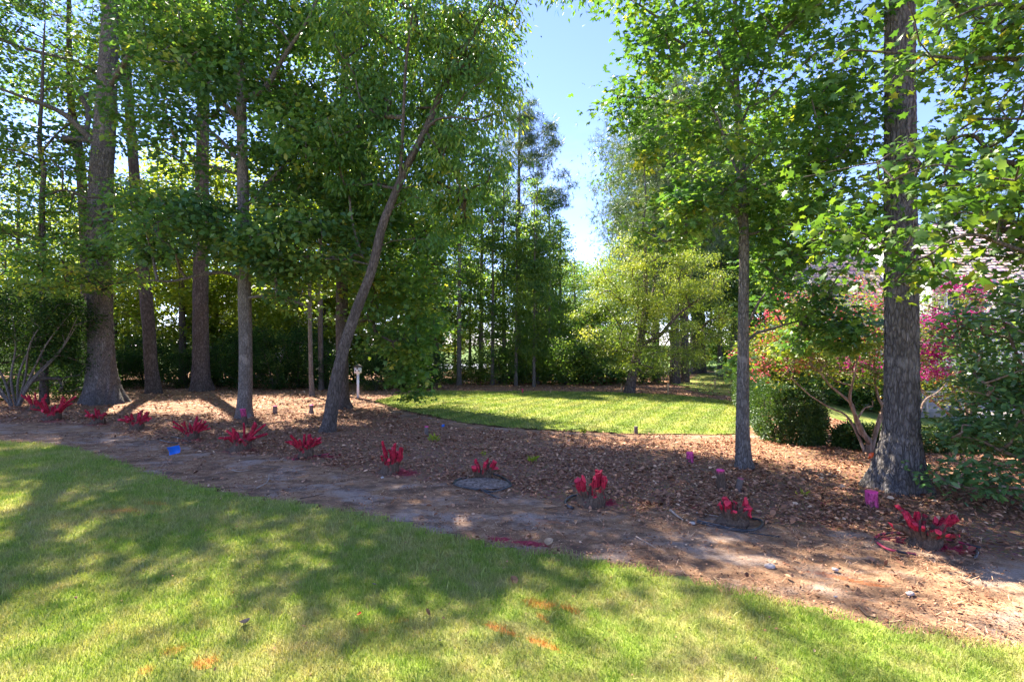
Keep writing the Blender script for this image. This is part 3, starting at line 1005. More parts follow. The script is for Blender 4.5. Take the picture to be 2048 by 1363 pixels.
# the leaning tree
d = gd(656, 864)
make_tree('leaning_tree', 'slender leaning tree with dark trunk curving up over the back lawn', 'tree',
          px_line([(655, 866, 36), (660, 838, 29), (669, 780, 26), (687, 700, 23), (711, 625, 21), (743, 540, 19), (764, 455, 18), (785, 400, 16), (815, 330, 16), (850, 262, 14), (884, 180, 12), (918, 112, 10), (955, 55, 8), (990, -10, 6), (1040, -120, 4)], (d, d + 0.6)),
          [E(925, 190, 95, 110, d + 1.3, 1.5, 46, 110, 0.55), E(945, 60, 90, 90, d + 1.4, 1.6, 40, 110, 0.55), E(800, 90, 150, 130, d + 1.2, 1.8, 76, 120, 0.6), E(770, 300, 110, 110, d + 1.3, 1.3, 48, 110, 0.55),
           E(930, 330, 80, 80, d + 0.9, 1.2, 28, 100, 0.5), E(880, 420, 60, 70, d + 0.4, 1.0, 16, 90, 0.45), E(820, -150, 260, 140, d + 0.5, 2.8, 11, 60, 0.8), E(1100, -8, 80, 10, d + 0.5, 0.8, 6, 40, 0.4)],
          0.15, L_MAPLE, B_DARK, limbs=[px_line([(815, 330, 7), (860, 250, 6), (900, 235, 4), (960, 240, 3)], (d, d - 0.4)), px_line([(800, 365, 9), (806, 250, 7), (812, 130, 6), (826, 20, 4)], (d + .3, d - 0.2)), px_line([(850, 262, 6), (900, 330, 4), (930, 400, 2)], (d + .4, d))],
          seg=22, step=0.07, furrow=(10, 0.05), lumps=0.03, flare=(4, 0.2, 0.3), shape=LONG, seed=6, root_from=3.0, droop=1.1, tilt=0.6, grow_k=0.009)

# tree just behind the leaning one, with a skirt of low drooping boughs
d = gd(686, 817)
make_tree('maple_tree', 'dark tree close behind the leaning trunk with low boughs drooping to the lawn', 'tree',
          px_line([(686, 818, 40), (685, 790, 28), (684, 700, 25), (684, 600, 24), (684, 480, 23), (685, 360, 20), (687, 220, 16), (690, 60, 11), (692, -140, 6)], d),
          [E(800, 500, 100, 130, d - 0.4, 2.0, 70, 105, 0.7), E(810, 655, 70, 95, d - 0.4, 1.3, 34, 90, 0.6), E(815, 760, 42, 34, d - 0.4, 0.7, 10, 80, 0.42), E(640, 420, 130, 130, d + 0.4, 2.2, 50, 95, 0.75), E(700, 180, 200, 150, d + 0.5, 3.0, 76, 100, 0.9),
           E(760, -120, 220, 160, d + 0.5, 3.6, 10, 80, 1.0), E(720, 600, 60, 90, d + 1.0, 1.2, 12, 80, 0.6)],
          0.14, L_MAPLE, B_DARK, seg=22, step=0.1, furrow=(12, 0.07), flare=(4, 0.25, 0.35), seed=12, root_from=2.2, shape=STAR5, zpen=0.35)

# understory tree with a crooked thin trunk at the edge of the picture
d = gd(88, 802)
make_tree('understory_tree', 'thin crooked dark tree behind the shrub, spreading flat leafy sprays', 'tree',
          px_line([(88, 802, 22), (88, 720, 17), (86, 600, 15), (86, 480, 14), (84, 400, 13), (88, 340, 12), (80, 300, 11), (80, 250, 10), (84, 190, 8), (86, 120, 6), (90, 40, 3)], d - 1.0),
          [E(150, 540, 120, 55, d - 2.4, 1.2, 40, 100, 0.6), E(60, 440, 110, 60, d - 1.5, 1.6, 34, 95, 0.6), E(250, 470, 60, 55, d - 1.5, 1.0, 14, 75, 0.5), E(70, 330, 130, 70, d - 1, 1.8, 28, 75, 0.6), E(300, 400, 90, 50, d - 1, 1.2, 14, 75, 0.5), E(-120, 400, 130, 200, d - 1, 2, 40, 80, 0.8)],
          0.115, L_MAPLE, B_DARK, limbs=[px_line([(86, 300, 6), (120, 262, 5), (150, 240, 3)], d - 1), px_line([(84, 395, 6), (130, 380, 5), (180, 400, 3)], (d - 1, d - 2)), px_line([(86, 560, 6), (120, 548, 5), (160, 540, 3)], (d - 1, d - 2.4))],
          seg=12, step=0.15, furrow=(6, 0.05), flare=(3, 0.2, 0.2), seed=15, root_from=1.5, flat=0.25)
d = 19.5
make_tree('pine_tree', 'curved pine trunk showing behind the great oak', 'tree',
          px_line([(182, 792, 30), (176, 700, 25), (172, 560, 24), (168, 440, 23), (163, 350, 22), (156, 290, 21), (146, 240, 19), (140, 160, 15), (138, 40, 11), (138, -120, 5)], d),
          [E(140, -40, 130, 140, d, 3.0, 46, 45, 0.9)], 0.2, L_PINE, B_PINE, shape=SPRAY, seg=16, step=0.2, furrow=(8, 0.08), flare=(4, 0.3, 0.2), seed=16, root_from=9, droop=0)
d = gd(623, 792)
make_tree('sapling', 'thin straight sapling trunk rising from dead leaves before the evergreen row', 'tree',
          px_line([(624, 793, 12), (622, 740, 9), (620, 640, 8), (618, 500, 7), (616, 360, 6), (614, 240, 4)], d),
          [E(612, 330, 60, 130, d, 1.2, 26, 70, 0.6), E(600, 560, 60, 60, d, 1.0, 10, 70, 0.6)], 0.13, L_BGY, B_GREY, seg=10, step=0.25, furrow=(5, 0.05), flare=(3, 0.15, 0.3), seed=17, root_from=3)
d = gd(608, 780)
make_tree('sapling', 'dark sapling trunk between the thin sapling and the leaning tree', 'tree',
          px_line([(643, 786, 14), (642, 740, 11), (640, 560, 10), (642, 420, 8), (640, 300, 5)], d),
          [E(650, 330, 90, 110, d, 1.6, 26, 75, 0.7)], 0.14, L_BGY, B_DARK, seg=10, step=0.25, furrow=(5, 0.05), flare=(3, 0.15, 0.3), seed=18, root_from=3)

# young maple before the big trunk
d = gd(1488, 937)
make_tree('maple_tree', 'young maple with slim dark trunk and wide crown beside the clipped hedge', 'tree',
          px_line([(1489, 938, 44), (1487, 915, 34), (1485, 860, 29), (1486, 760, 26), (1487, 650, 23), (1488, 540, 22), (1487, 440, 20), (1483, 340, 17), (1477, 240, 14), (1472, 150, 12), (1470, 60, 10), (1470, -40, 8), (1468, -200, 4)], d),
          [E(1350, 160, 125, 140, d, 1.3, 34, 85, 0.36), E(1590, 120, 120, 120, d, 1.3, 30, 85, 0.36), E(1500, 310, 210, 120, d, 1.4, 42, 85, 0.36), E(1620, 420, 120, 90, d - 0.2, 1.0, 26, 85, 0.34), E(1370, 440, 110, 60, d, 1.0, 18, 80, 0.34),
           E(1600, 560, 95, 80, d + 0.1, 0.8, 20, 80, 0.34), E(1640, 670, 90, 55, d + 0.2, 0.7, 18, 80, 0.32), E(1470, -30, 240, 110, d, 1.5, 44, 75, 0.45), E(1460, -240, 230, 130, d, 1.5, 26, 60, 0.55), E(1480, 740, 26, 24, d + 0.6, 0.3, 4, 50, 0.26), E(1680, 230, 70, 90, d - 0.2, 0.8, 18, 70, 0.4)],
          0.098, L_MAPLE, B_GREY,
          limbs=[px_line([(1487, 690, 7), (1510, 668, 6), (1550, 655, 5), (1600, 640, 3)], (d, d + 0.2)), px_line([(1487, 672, 6), (1520, 600, 5), (1560, 560, 3)], (d, d + 0.1)), px_line([(1482, 455, 9), (1472, 420, 8), (1440, 410, 6), (1390, 430, 3)], (d, d - 0.3)),
                 px_line([(1487, 385, 8), (1530, 370, 7), (1580, 330, 5), (1640, 310, 3)], (d, d - 0.3)), px_line([(1474, 190, 7), (1430, 90, 5), (1400, 40, 3)], (d, d + 0.2)), px_line([(1478, 260, 6), (1540, 110, 4), (1560, 70, 3)], (d, d - 0.4)),
                 px_line([(1487, 470, 7), (1560, 455, 6), (1630, 430, 4)], (d, d - 0.2)), px_line([(1475, 220, 5), (1420, 70, 4), (1370, 90, 3)], (d, d))],
          seg=28, step=0.05, furrow=(13, 0.08), lumps=0.03, flare=(4, 0.18, 0.2), shape=STAR5, seed=21, root_from=1.6, grow_k=0.0065, zpen=0.6, tilt=0.45)

# the big trunk
d = gd(1796, 977)
make_tree('oak_tree', 'big straight grey trunk with wide flared foot beside the crape myrtle', 'tree',
          px_line([(1796, 978, 146), (1798, 950, 122), (1801, 905, 96), (1803, 850, 77), (1803, 760, 72), (1803, 650, 70), (1802, 540, 69), (1801, 420, 67), (1800, 300, 66), (1800, 150, 65), (1800, 0, 64), (1800, -150, 62), (1798, -400, 52), (1796, -700, 36), (1795, -1000, 18)], d),
          [E(1800, -700, 560, 260, d + 0.5, 3.2, 44, 80, 0.9), E(1940, 40, 110, 60, d + 0.8, 0.8, 14, 80, 0.42)],
          0.10, L_OAK, B_OAK, limbs=[px_line([(1800, -60, 20), (1880, -10, 12), (1950, 30, 8), (2010, 60, 4)], (d, d + 0.9)), px_line([(1800, -250, 24), (1660, -400, 14), (1500, -520, 8)], (d, d + 1))],
          seg=72, step=0.035, furrow=(26, 0.11), lumps=0.02, flare=(5, 0.22, 0.26), seed=22, root_from=4.5)

# ------------------------------------------------------------------ woodland behind the lawn: copies of a few trees, each a thing of its own
SRC = {}


def source_tree(key, name, crowns, leaf, leafm, barkm, tr, h, shape=DIAM, m_root=0.15, **kw):
    """Build one tree of a kind at the origin, h metres tall; it is placed first, then copied."""
    g = np.random.default_rng(len(key) * 7)
    trunk = np.array([[0.12 * math.sin(2.3 * u + len(key)) * u * h * 0.06, 0.1 * math.sin(3.1 * u) * u, u * h, tr * (1 - 0.85 * u) + 0.015] for u in np.linspace(0, 1, 9)])
    r = make_tree(name, None, 'tree', trunk, crowns, leaf, leafm, barkm, seg=10, step=0.4, furrow=(6, 0.06), flare=(4, 0.3, 0.35), shape=shape, root_from=h * m_root, sink=True, **kw)
    SRC[key] = [r, False]
    return r


_gz_keep = gz


def gz_flat(x, y):
    return np.zeros_like(np.asarray(x, float))


gz = gz_flat
source_tree('slender', 'slender_tree', [((0, 0, 6.5), (1.45, 1.45, 4.2), 74, 62, 0.66), ((0.2, 0, 10.6), (0.8, 0.8, 1.6), 18, 80, 0.5)], 0.17, L_BG, B_GREY, 0.15, 12.0, seed=31, grow_k=0.008)
source_tree('sweet', 'slender_tree', [((0.3, 0, 5.0), (1.9, 1.9, 3.2), 80, 95, 0.75), ((-0.2, 0, 8.8), (1.1, 1.1, 2.6), 50, 90, 0.62)], 0.17, L_BG, B_GREY, 0.12, 12.0, seed=32, grow_k=0.008, shape=STAR5)
source_tree('broad', 'broad_tree', [((0, 0, 8.2), (3.4, 3.4, 3.4), 100, 100, 1.05), ((1.4, 0.6, 5.2), (2.6, 2.6, 1.7), 40, 110, 0.9), ((-1.6, -0.4, 4.6), (2.2, 2.4, 1.6), 36, 110, 0.9)], 0.19, L_BG, B_OAK, 0.2, 12.0, seed=33)
source_tree('sunny', 'sunny_tree', [((0, 0, 7.0), (3.0, 3.0, 3.9), 100, 105, 1.0), ((0.5, 0.6, 3.6), (2.6, 2.6, 1.6), 40, 100, 0.85)], 0.18, L_BGY, B_DARK, 0.16, 11.0, seed=34)
source_tree('pine', 'tall_pine', [((0.5, 0, 14.6), (1.9, 1.9, 1.6), 44, 44, 0.6), ((0.6, 0, 11.6), (2.7, 2.5, 1.7), 44, 44, 0.6), ((0.2, 0, 16.6), (1.0, 1.0, 0.9), 14, 36, 0.5)], 0.30, L_PINE, B_PINE, 0.2, 17.5, shape=SPRAY, m_root=0.5, seed=35, droop=0.0, grow_k=0.010)
source_tree('bushpine', 'bushy_pine', [((0, 0, 12), (3.0, 3.0, 5.4), 130, 46, 1.05), ((0.4, 0, 6), (2.4, 2.4, 2.0), 34, 40, 0.9)], 0.30, L_PINE, B_PINE, 0.26, 18.0, shape=SPRAY, m_root=0.25, seed=36, droop=0.0)
gz = _gz_keep


ORD = 'first second third fourth fifth sixth seventh eighth ninth tenth eleventh twelfth thirteenth fourteenth fifteenth sixteenth seventeenth eighteenth nineteenth twentieth'.split()


def ranked(lst, text):
    """Labels that count the things of a row from the left."""
    rank = {id(q): i for i, q in enumerate(sorted(lst, key=lambda q: q[0]))}
    return [(q, text % ORD[rank[id(q)]]) for q in lst]


def plant(key, px, dist, height, width=1.0, label=None, group=None, rot=None, name=None):
    src, used = SRC[key]
    h0 = {'slender': 12.0, 'sweet': 12.0, 'broad': 12.0, 'sunny': 11.0, 'pine': 17.5, 'bushpine': 18.0, 'ever': 3.0, 'ever2': 3.0, 'under': 2.2}[key]
    o = src if not used else copy_tree(src)
    SRC[key][1] = True
    if name:
        o.name = name
    x = (px - CX) / F * dist
    o.location = (x, dist, float(gz(x, dist)) - 0.02)
    s = height / h0
    o.scale = (s * width, s * width, s)
    o.rotation_euler = (0, 0, rng.uniform(0, 6.28) if rot is None else rot)
    tag(o, label, None, group)
    return o


g1 = 'slender trees behind the back lawn'
for (px, dist, top, wd), lab in ranked([(918, 24.5, 290, 0.8), (962, 27, 280, 0.8), (985, 24.5, 400, 0.8), (1008, 26, 330, 0.75), (1032, 24, 430, 0.8), (1098, 28, 400, 0.9), (1122, 31, 440, 0.95), (1075, 25.5, 360, 0.75)], '%s slender leafy tree from the left behind the back lawn'):
    plant('slender', px, dist, 1.75 + (CY - top) / F * dist - float(gz(0, dist)), wd, lab, g1)
for (px, dist, top, wd), lab in ranked([(1068, 23.2, 400, 0.75), (940, 31, 400, 0.9), (1040, 33, 420, 1.0), (1075, 30, 450, 0.9), (860, 27, 400, 0.8)], '%s bushy light-barked tree from the left behind the back lawn'):
    plant('sweet', px, dist, 1.75 + (CY - top) / F * dist - float(gz(0, dist)), wd, lab, 'bushy young trees behind the back lawn')
plant('pine', 1040, 29.5, 16.9, 1.0, 'tall open-crowned pine rising alone against the sky beyond the lawn', rot=0.2)
g2 = 'tall pines behind the back lawn'
plant('pine', 872, 26.5, 15.5, 0.8, 'tall bare pine trunk rising at the corner of the back lawn', rot=2.0)
for (px, dist, hh), lab in ranked([(1350, 25.5, 17), (1368, 26.5, 18), (1312, 27.0, 15), (1404, 36, 19), (1282, 34, 20), (1960, 60, 24), (1880, 62, 23)], '%s tall bushy pine from the left beyond the lawns'):
    plant('bushpine', px, dist, hh, 1.0, lab, g2)
g3 = 'broad woodland trees'
for (px, dist, hh), lab in ranked([(1392, 36, 21), (1470, 38, 19), (1560, 40, 16), (1150, 40, 9.0), (1195, 44, 9.5), (1240, 39, 9.0), (1110, 46, 10), (1500, 46, 12), (1440, 32, 10), (2010, 66, 15), (1900, 68, 14), (1310, 44, 15)], '%s broad green tree from the left in the far woodland'):
    plant('broad', px, dist, hh, 1.0, lab, g3)
g4 = 'sunlit trees behind the evergreen row'
for (px, dist, hh), lab in ranked([(-60, 29, 10), (40, 27, 12), (130, 32, 11), (230, 27, 9), (300, 30, 12), (365, 25.5, 12.5), (430, 27.5, 13), (520, 33, 9), (590, 27, 11.5), (650, 27, 12), (720, 29, 13), (790, 26, 11), (850, 31, 10), (910, 36, 8), (470, 28, 6.0), (140, 44, 9)], '%s yellow-green backlit tree from the left behind the evergreen row'):
    plant('sunny', px, dist, hh, 0.95, lab, g4)

# the yellow-green feathery tree beyond the lawn
d = gd(1262, 787)
make_tree('feathery_tree', 'yellow-green feathery tree with forked leaning reddish trunk behind the lawn', 'tree',
          px_line([(1258, 788, 24), (1264, 755, 19), (1276, 700, 17), (1288, 640, 14), (1292, 580, 10), (1290, 520, 7), (1292, 480, 3)], d),
          [E(1290, 550, 100, 80, d, 1.8, 78, 190, 0.55), E(1235, 640, 85, 65, d - .3, 1.5, 46, 190, 0.5), E(1375, 640, 90, 80, d - .3, 1.5, 56, 190, 0.5), E(1380, 555, 70, 60, d, 1.3, 28, 190, 0.5), E(1310, 720, 90, 40, d - .6, 1.4, 26, 140, 0.45)],
          0.10, L_YEL, B_PINE, limbs=[px_line([(1280, 690, 9), (1320, 670, 8), (1350, 635, 6), (1380, 610, 3)], (d, d - .4)), px_line([(1290, 640, 8), (1305, 590, 6), (1312, 540, 3)], (d, d + .3))],
          seg=14, step=0.15, furrow=(7, 0.06), flare=(4, 0.2, 0.3), shape=LONG, seed=41, root_from=1.2, droop=0.5)

# ------------------------------------------------------------------ shrubs and hedges


def shrub(name, label, cat, base, stems, crowns, leaf, leafm, barkm, shape=DIAM, group=None, tilt=0.7, droop=0.1, flat=0.7, spread=0.9, grow_k=0.008, bloom=None, seed=1):
    """A many-stemmed shrub: stem meshes of their own, twigs, foliage, perhaps blossom."""
    base = np.asarray(base, float)
    root = empty(name, base, label, cat, group)
    roots = []
    for i_, st in enumerate(stems):
        q = smooth_line(st, 0.1)
        mb_ = MB()
        tube(mb_, q[:, :3], np.maximum(q[:, 3], 0.004), 9, rough=bark_rough(seed + i_, (6, 0.04), 0.06))
        mb_.build('stem', barkm, root, smooth=True, origin=base)
        roots.append(q[len(q) // 3:, :3])
    C, M, CR = [], [], []
    for (c, rad, n, m, cr) in crowns:
        C.append(cloud(c, rad, n, 1.0))
        M.append(np.full(n, m, float))
        CR.append(np.full(n, cr))
    C, M, CR = np.concatenate(C), np.concatenate(M), np.concatenate(CR)
    k = C[:, 2] > gz(C[:, 0], C[:, 1]) + 0.12
    C, M, CR = C[k], M[k], CR[k]
    tw = MB()
    arr, par, rad = grow(np.concatenate(roots), C, 0.004, grow_k, zpen=0.4, step=0.2)
    twig_mesh(tw, arr, par, rad, seg=4)
    tag(tw.build('twigs', barkm, root, smooth=True, origin=base), kind='stuff')
    lb = MB()
    cluster_leaves(lb, C, CR, M, leaf, shape, flat, droop, tilt, spread)
    lb.build('foliage', leafm, root, origin=base)
    if bloom:
        bm_, bl, bsize, bm_count, bcr = bloom
        bb = MB()
        cluster_leaves(bb, bl, np.full(len(bl), bcr), np.full(len(bl), float(bm_count)), bsize, DIAM, 0.7, -0.2, 1.0, 1.0)
        bb.build('blossom', bm_, root, origin=base)
    return root


def ln4(*p):
    return np.array(p, float)


gz = gz_flat
_st = [ln4((0, 0, 0, 0.05), (0.3 * math.cos(a), 0.3 * math.sin(a), 1.0, 0.035), (0.7 * math.cos(a), 0.7 * math.sin(a), 2.1, 0.015)) for a in (0.3, 1.9, 3.4, 5.0)]
SRC['ever'] = [shrub('evergreen_shrub', None, 'shrub', (0, 0, 0), _st, [((0, 0, 1.55), (1.35, 1.35, 1.45), 120, 95, 0.45)], 0.095, L_EVER, B_DARK, OVAL, seed=51), False]
SRC['ever2'] = [shrub('evergreen_shrub', None, 'shrub', (0, 0, 0), _st, [((0.3, 0, 1.3), (1.2, 1.3, 1.2), 80, 95, 0.45), ((-0.5, 0.2, 2.1), (0.8, 0.9, 0.9), 40, 90, 0.4)], 0.095, L_EVER, B_DARK, OVAL, seed=52), False]
SRC['under'] = [shrub('undergrowth_bush', None, 'bush', (0, 0, 0), [s * np.array([1, 1, 0.7, 0.6]) for s in _st], [((0, 0, 1.1), (1.2, 1.2, 1.0), 60, 60, 0.45)], 0.12, L_BG, B_DARK, DIAM, seed=53), False]
gz = _gz_keep
g5 = 'dark evergreen shrubs in a row behind the pine trunks'
for i_, ((px, dist, hh), lab) in enumerate(ranked([(244, 22, 1.7), (290, 23, 2.3), (372, 22.5, 1.9), (446, 23.5, 1.9), (500, 22.2, 2.9), (548, 21.6, 2.3), (596, 22.6, 2.9), (650, 21.8, 1.9), (752, 21, 2.0), (800, 22.2, 2.6), (846, 22, 2.0), (150, 21, 2.3), (60, 22.5, 2.5)], '%s dark evergreen shrub from the left in the row behind the pines')):
    plant('ever' if i_ % 2 else 'ever2', px, dist, hh, 1.0, lab, g5)
g6 = 'low leafy bushes at the far edge of the back lawn'
for i_, ((px, dist, hh), lab) in enumerate(ranked([(905, 25, 1.1), (955, 25.5, 1.6), (1000, 25, 2.2), (1045, 25.5, 2.0), (1090, 26, 2.4), (1130, 25, 2.3), (1165, 26, 2.6), (1200, 25, 2.6), (1225, 27, 2.8), (1285, 26, 2.2), (1180, 30, 3.5), (1100, 31, 3.5), (1030, 31, 3.2), (1250, 32, 3.5), (1480, 42, 3.4), (1440, 44, 3.6), (1530, 40, 3.4), (1590, 34, 3.0), (1390, 46, 3.0)], '%s low leafy bush from the left beyond the back lawn')):
    plant('under', px, dist, hh, 1.1, lab, g6)

for px, dist, hh, lab in [(1640, 19.5, 2.3, 'round green bush before the low wing of the house'), (1712, 19.8, 2.2, 'green bush seen between the crape myrtle stems'), (1775, 19.6, 2.4, 'green bush right behind the big trunk'), (1590, 21, 3.2, 'tall light bush at the corner of the house wing')]:
    plant('under', px, dist, hh, 1.2, lab, 'bushes along the house wall')

for (px, dist, hh), lab in ranked([(120, 27, 3.2), (235, 28, 3.4), (320, 27, 3.0), (400, 29, 3.4), (470, 27, 2.8), (560, 28, 3.4), (640, 28, 3.2), (710, 27, 3.0), (780, 28, 3.2), (860, 29, 3.0)], '%s light green bush from the left filling the gaps behind the evergreens'):
    plant('under', px, dist, hh, 1.15, lab, 'light green bushes behind the evergreen row')

# big many-stemmed evergreen at the picture's edge
b = G(30, 812)
d = b[1]


def fan(base, ang_list, d, spread=1.0, w=0.03, rise=2.4):
    out = []
    for a, l in ang_list:
        x, y, z = base
        out.append(ln4((x + 0.12 * math.sin(a), y + 0.05 * math.sin(5 * a), z - 0.05, w), (x + 0.35 * l * math.sin(a) * spread, y - 0.2, z + 0.3 * rise * l, w * 0.8), (x + 0.75 * l * math.sin(a) * spread, y - 0.35 + 0.3 * math.sin(7 * a), z + 0.65 * rise * l, w * 0.55),
                       (x + 1.15 * l * math.sin(a) * spread, y - 0.4, z + rise * l, w * 0.25)))
    return out


shrub('evergreen_shrub', 'large evergreen shrub with many bare fanning stems at its foot', 'shrub', b,
      fan(b, [(-0.9, 1.2), (-0.5, 1.1), (-0.2, 1.2), (0.1, 1.1), (0.35, 1.2), (0.6, 1.15), (0.85, 1.1), (1.05, 1.0), (1.25, 0.9)], d, 2.2, 0.035, 2.6),
      [E(20, 632, 170, 55, d + 0.2, 1.4, 190, 130, 0.5), E(140, 690, 50, 55, d + 0.6, 0.8, 44, 120, 0.42), E(40, 690, 120, 50, d + 0.9, 0.6, 60, 120, 0.45), E(155, 760, 40, 30, d + 0.9, 0.6, 14, 90, 0.4), E(-60, 720, 90, 80, d + 1.6, 0.8, 34, 100, 0.5), E(60, 735, 130, 65, d + 2.3, 0.7, 90, 130, 0.5)],
      0.085, L_EVER, B_GREY, OVAL, seed=61)


def hedge(name, label, path, w, h, n, m, leaf, leafm, cr=0.14):
    """A clipped hedge: dark stems inside, a dense coat of leaves over a rounded body along path."""
    path = smooth_line(np.array(path, float), 0.1)
    base = np.array([path[0, 0], path[0, 1], float(gz(*path[0, :2]))])
    root = empty(name, base, label, 'hedge')
    st = MB()
    for k_ in range(0, len(path), 5):
        x, y = path[k_, :2] + rng.normal(0, 0.08, 2)
        z = float(gz(x, y))
        tube(st, [(x, y, z - 0.05), (x + 0.05, y, z + h * 0.4), (x - 0.03, y + 0.04, z + h * 0.75)], [0.02, 0.015, 0.008], 5)
    tag(st.build('stems', B_DARK, root, origin=base), kind='stuff')
    t = nrm(np.gradient(path[:, :2], axis=0))
    k_ = rng.integers(0, len(path), n)
    nend = int(n * 0.12)
    k_[:nend] = rng.integers(0, 5, nend)
    u = rng.random(n)
    a = np.pi * (u - 0.33) / 0.34
    top = (u > 0.33) & (u < 0.67)
    zs_ = np.where(top, 0.68 + 0.32 * np.sin(np.clip(a, 0, np.pi)) ** 0.75, rng.uniform(0.03, 0.70, n))
    os_ = np.where(top, np.sign(np.cos(a)) * np.abs(np.cos(a)) ** 0.75, np.where(u < 0.5, 1.0, -1.0) * (0.90 + 0.12 * np.sin(zs_ * 4)))
    rr = 1 - 0.16 * rng.random(n) ** 2
    endf = np.minimum(k_, len(path) - 1 - k_) * 0.1
    rr = np.where(endf < 0.45, rng.random(n) ** 0.6, rr)
    rnd_end = np.sqrt(np.clip(1 - (1 - np.clip(endf / (w * 0.5), 0, 1)) ** 2, 0.04, 1))
    off = os_ * rr * w / 2 * rnd_end * (1 + 0.08 * np.sin(k_ * 0.21) + 0.05 * np.sin(k_ * 0.07 + 2))
    hz = np.maximum(zs_ * h * (0.72 + 0.28 * rnd_end) * (0.96 + 0.05 * np.sin(k_ * 0.13) + 0.03 * np.sin(k_ * 0.4)) * np.where(endf < 0.45, 1.0, rr ** 0.4), 0.04)
    x = path[k_, 0] - t[k_, 1] * off
    y = path[k_, 1] + t[k_, 0] * off
    C = np.stack([x, y, gz(x, y) + hz], -1)
    mid = np.stack([path[k_, 0], path[k_, 1], gz(path[k_, 0], path[k_, 1]) + h * 0.5], -1)
    lb = MB()
    kk = rng.poisson(m, n)
    idx = np.repeat(np.arange(n), kk)
    p = C[idx] + rng.normal(0, 0.5 * cr, (len(idx), 3))
    p[:, 2] = np.maximum(p[:, 2], gz(p[:, 0], p[:, 1]) + 0.03)
    out = nrm(C - mid)[idx]
    put_leaves(lb, p, out, leaf, DIAM, -0.1, 0.9, np.clip(rng.normal(0.4, 0.14, n)[idx] + rng.normal(0, 0.18, len(idx)), 0, 1), 0.8)
    lb.build('foliage', leafm, root, origin=base)
    return root


hedge('clipped_hedge', 'dark rounded clipped hedge running back beside the mulch path', [(5.0, 8.5), (5.25, 9.8), (6.0, 12), (7.0, 14.6), (8.0, 17.0)], 0.86, 0.92, 4600, 22, 0.036, L_BOX, 0.055)
hedge('low_hedge', 'low box hedge running behind the crape myrtle and the big trunk', [G(1672, 893)[:2], G(1760, 899)[:2], G(1860, 901)[:2], G(2000, 903)[:2], G(2120, 905)[:2]], 0.5, 0.36, 1500, 22, 0.035, L_BOX, 0.08)

# crape myrtles
b = G(1736, 907)
d = b[1]


def pl(pts, d):
    return px_line(pts, d)


cr_st = [pl([(1736, 908, 17), (1738, 880, 14), (1722, 865, 10), (1712, 840, 8), (1705, 810, 7), (1690, 795, 6), (1660, 770, 5), (1630, 735, 4), (1590, 725, 2)], (d, d + 0.2)),
         pl([(1740, 905, 14), (1748, 875, 12), (1760, 835, 11), (1766, 815, 9), (1755, 790, 6), (1748, 740, 4), (1752, 690, 3)], (d, d + 0.4)),
         pl([(1738, 886, 10), (1720, 850, 9), (1700, 800, 7), (1706, 760, 5), (1715, 700, 3), (1700, 640, 2)], (d, d - 0.3)),
         pl([(1730, 905, 9), (1716, 870, 7), (1692, 830, 5), (1660, 815, 4), (1620, 790, 2)], (d, d + 0.4)),
         pl([(1748, 905, 10), (1775, 870, 8), (1830, 840, 6), (1850, 800, 5), (1880, 780, 3), (1920, 730, 2)], (d, d + 0.9)),
         pl([(1712, 842, 5), (1730, 815, 4), (1745, 812, 3), (1744, 800, 2)], d)]
bl = np.concatenate([cloud(P(1670, 640, d + 0.3), (1.1, 0.8, 0.7), 64), cloud(P(1550, 710, d + 0.6), (0.6, 0.5, 0.4), 26), cloud(P(1720, 640, d + .2), (0.6, 0.5, 0.5), 16)])
shrub('crape_myrtle', 'crape myrtle with crooked tan stems and rosy autumn leaves beside the big trunk', 'shrub', b, cr_st,
      [E(1570, 700, 80, 52, d + 0.7, 0.8, 40, 85, 0.3), E(1670, 660, 120, 88, d + 0.5, 0.9, 74, 85, 0.32), E(1760, 700, 70, 60, d + 0.4, 0.7, 30, 85, 0.3), E(1660, 748, 130, 16, d + .5, 0.9, 18, 60, 0.26)],
      0.055, L_CRAPE, B_CRAPE, OVAL, bloom=(L_ROSE, bl, 0.038, 30, 0.16), seed=71, tilt=0.6)
b = G(1935, 880)
d = b[1] + 0.6
b = np.array([P(1935, 880, d)[0], d, float(gz(P(1935, 880, d)[0], d))])
bl = np.concatenate([cloud(P(1895, 640, d - .6), (0.42, 0.4, 0.2), 20), cloud(P(1925, 660, d - .6), (0.5, 0.4, 0.12), 20), cloud(P(1865, 700, d - .6), (0.4, 0.3, 0.16), 26), cloud(P(1860, 745, d - .4), (0.4, 0.4, 0.12), 10), cloud(P(1925, 575, d - .5), (0.35, 0.3, 0.12), 10), cloud(P(1720, 725, d - .5), (0.5, 0.3, 0.12), 8), cloud(P(1960, 600, d - .5), (0.2, 0.3, 0.2), 5)])
shrub('crape_myrtle', 'crape myrtle with magenta flower heads in front of the house', 'shrub', b,
      [np.vstack([np.append(b - [0, 0, 0.05], 0.035), np.append(P(q[0], q[1], d), 0.025), np.append(P(q[2], q[3], d - .3), 0.01)]) for q in [(1915, 800, 1870, 700), (1930, 790, 1900, 640), (1945, 780, 1950, 640), (1955, 800, 1990, 700), (1900, 830, 1840, 780)]],
      [E(1900, 660, 90, 75, d - 0.2, 0.9, 60, 75, 0.32), E(1870, 760, 70, 45, d - 0.2, 0.7, 26, 70, 0.3), E(1960, 720, 60, 80, d, 0.8, 26, 70, 0.3)],
      0.055, L_CRAPE, B_CRAPE, OVAL, bloom=(L_MAG, bl, 0.045, 85, 0.2), seed=72, tilt=0.6)

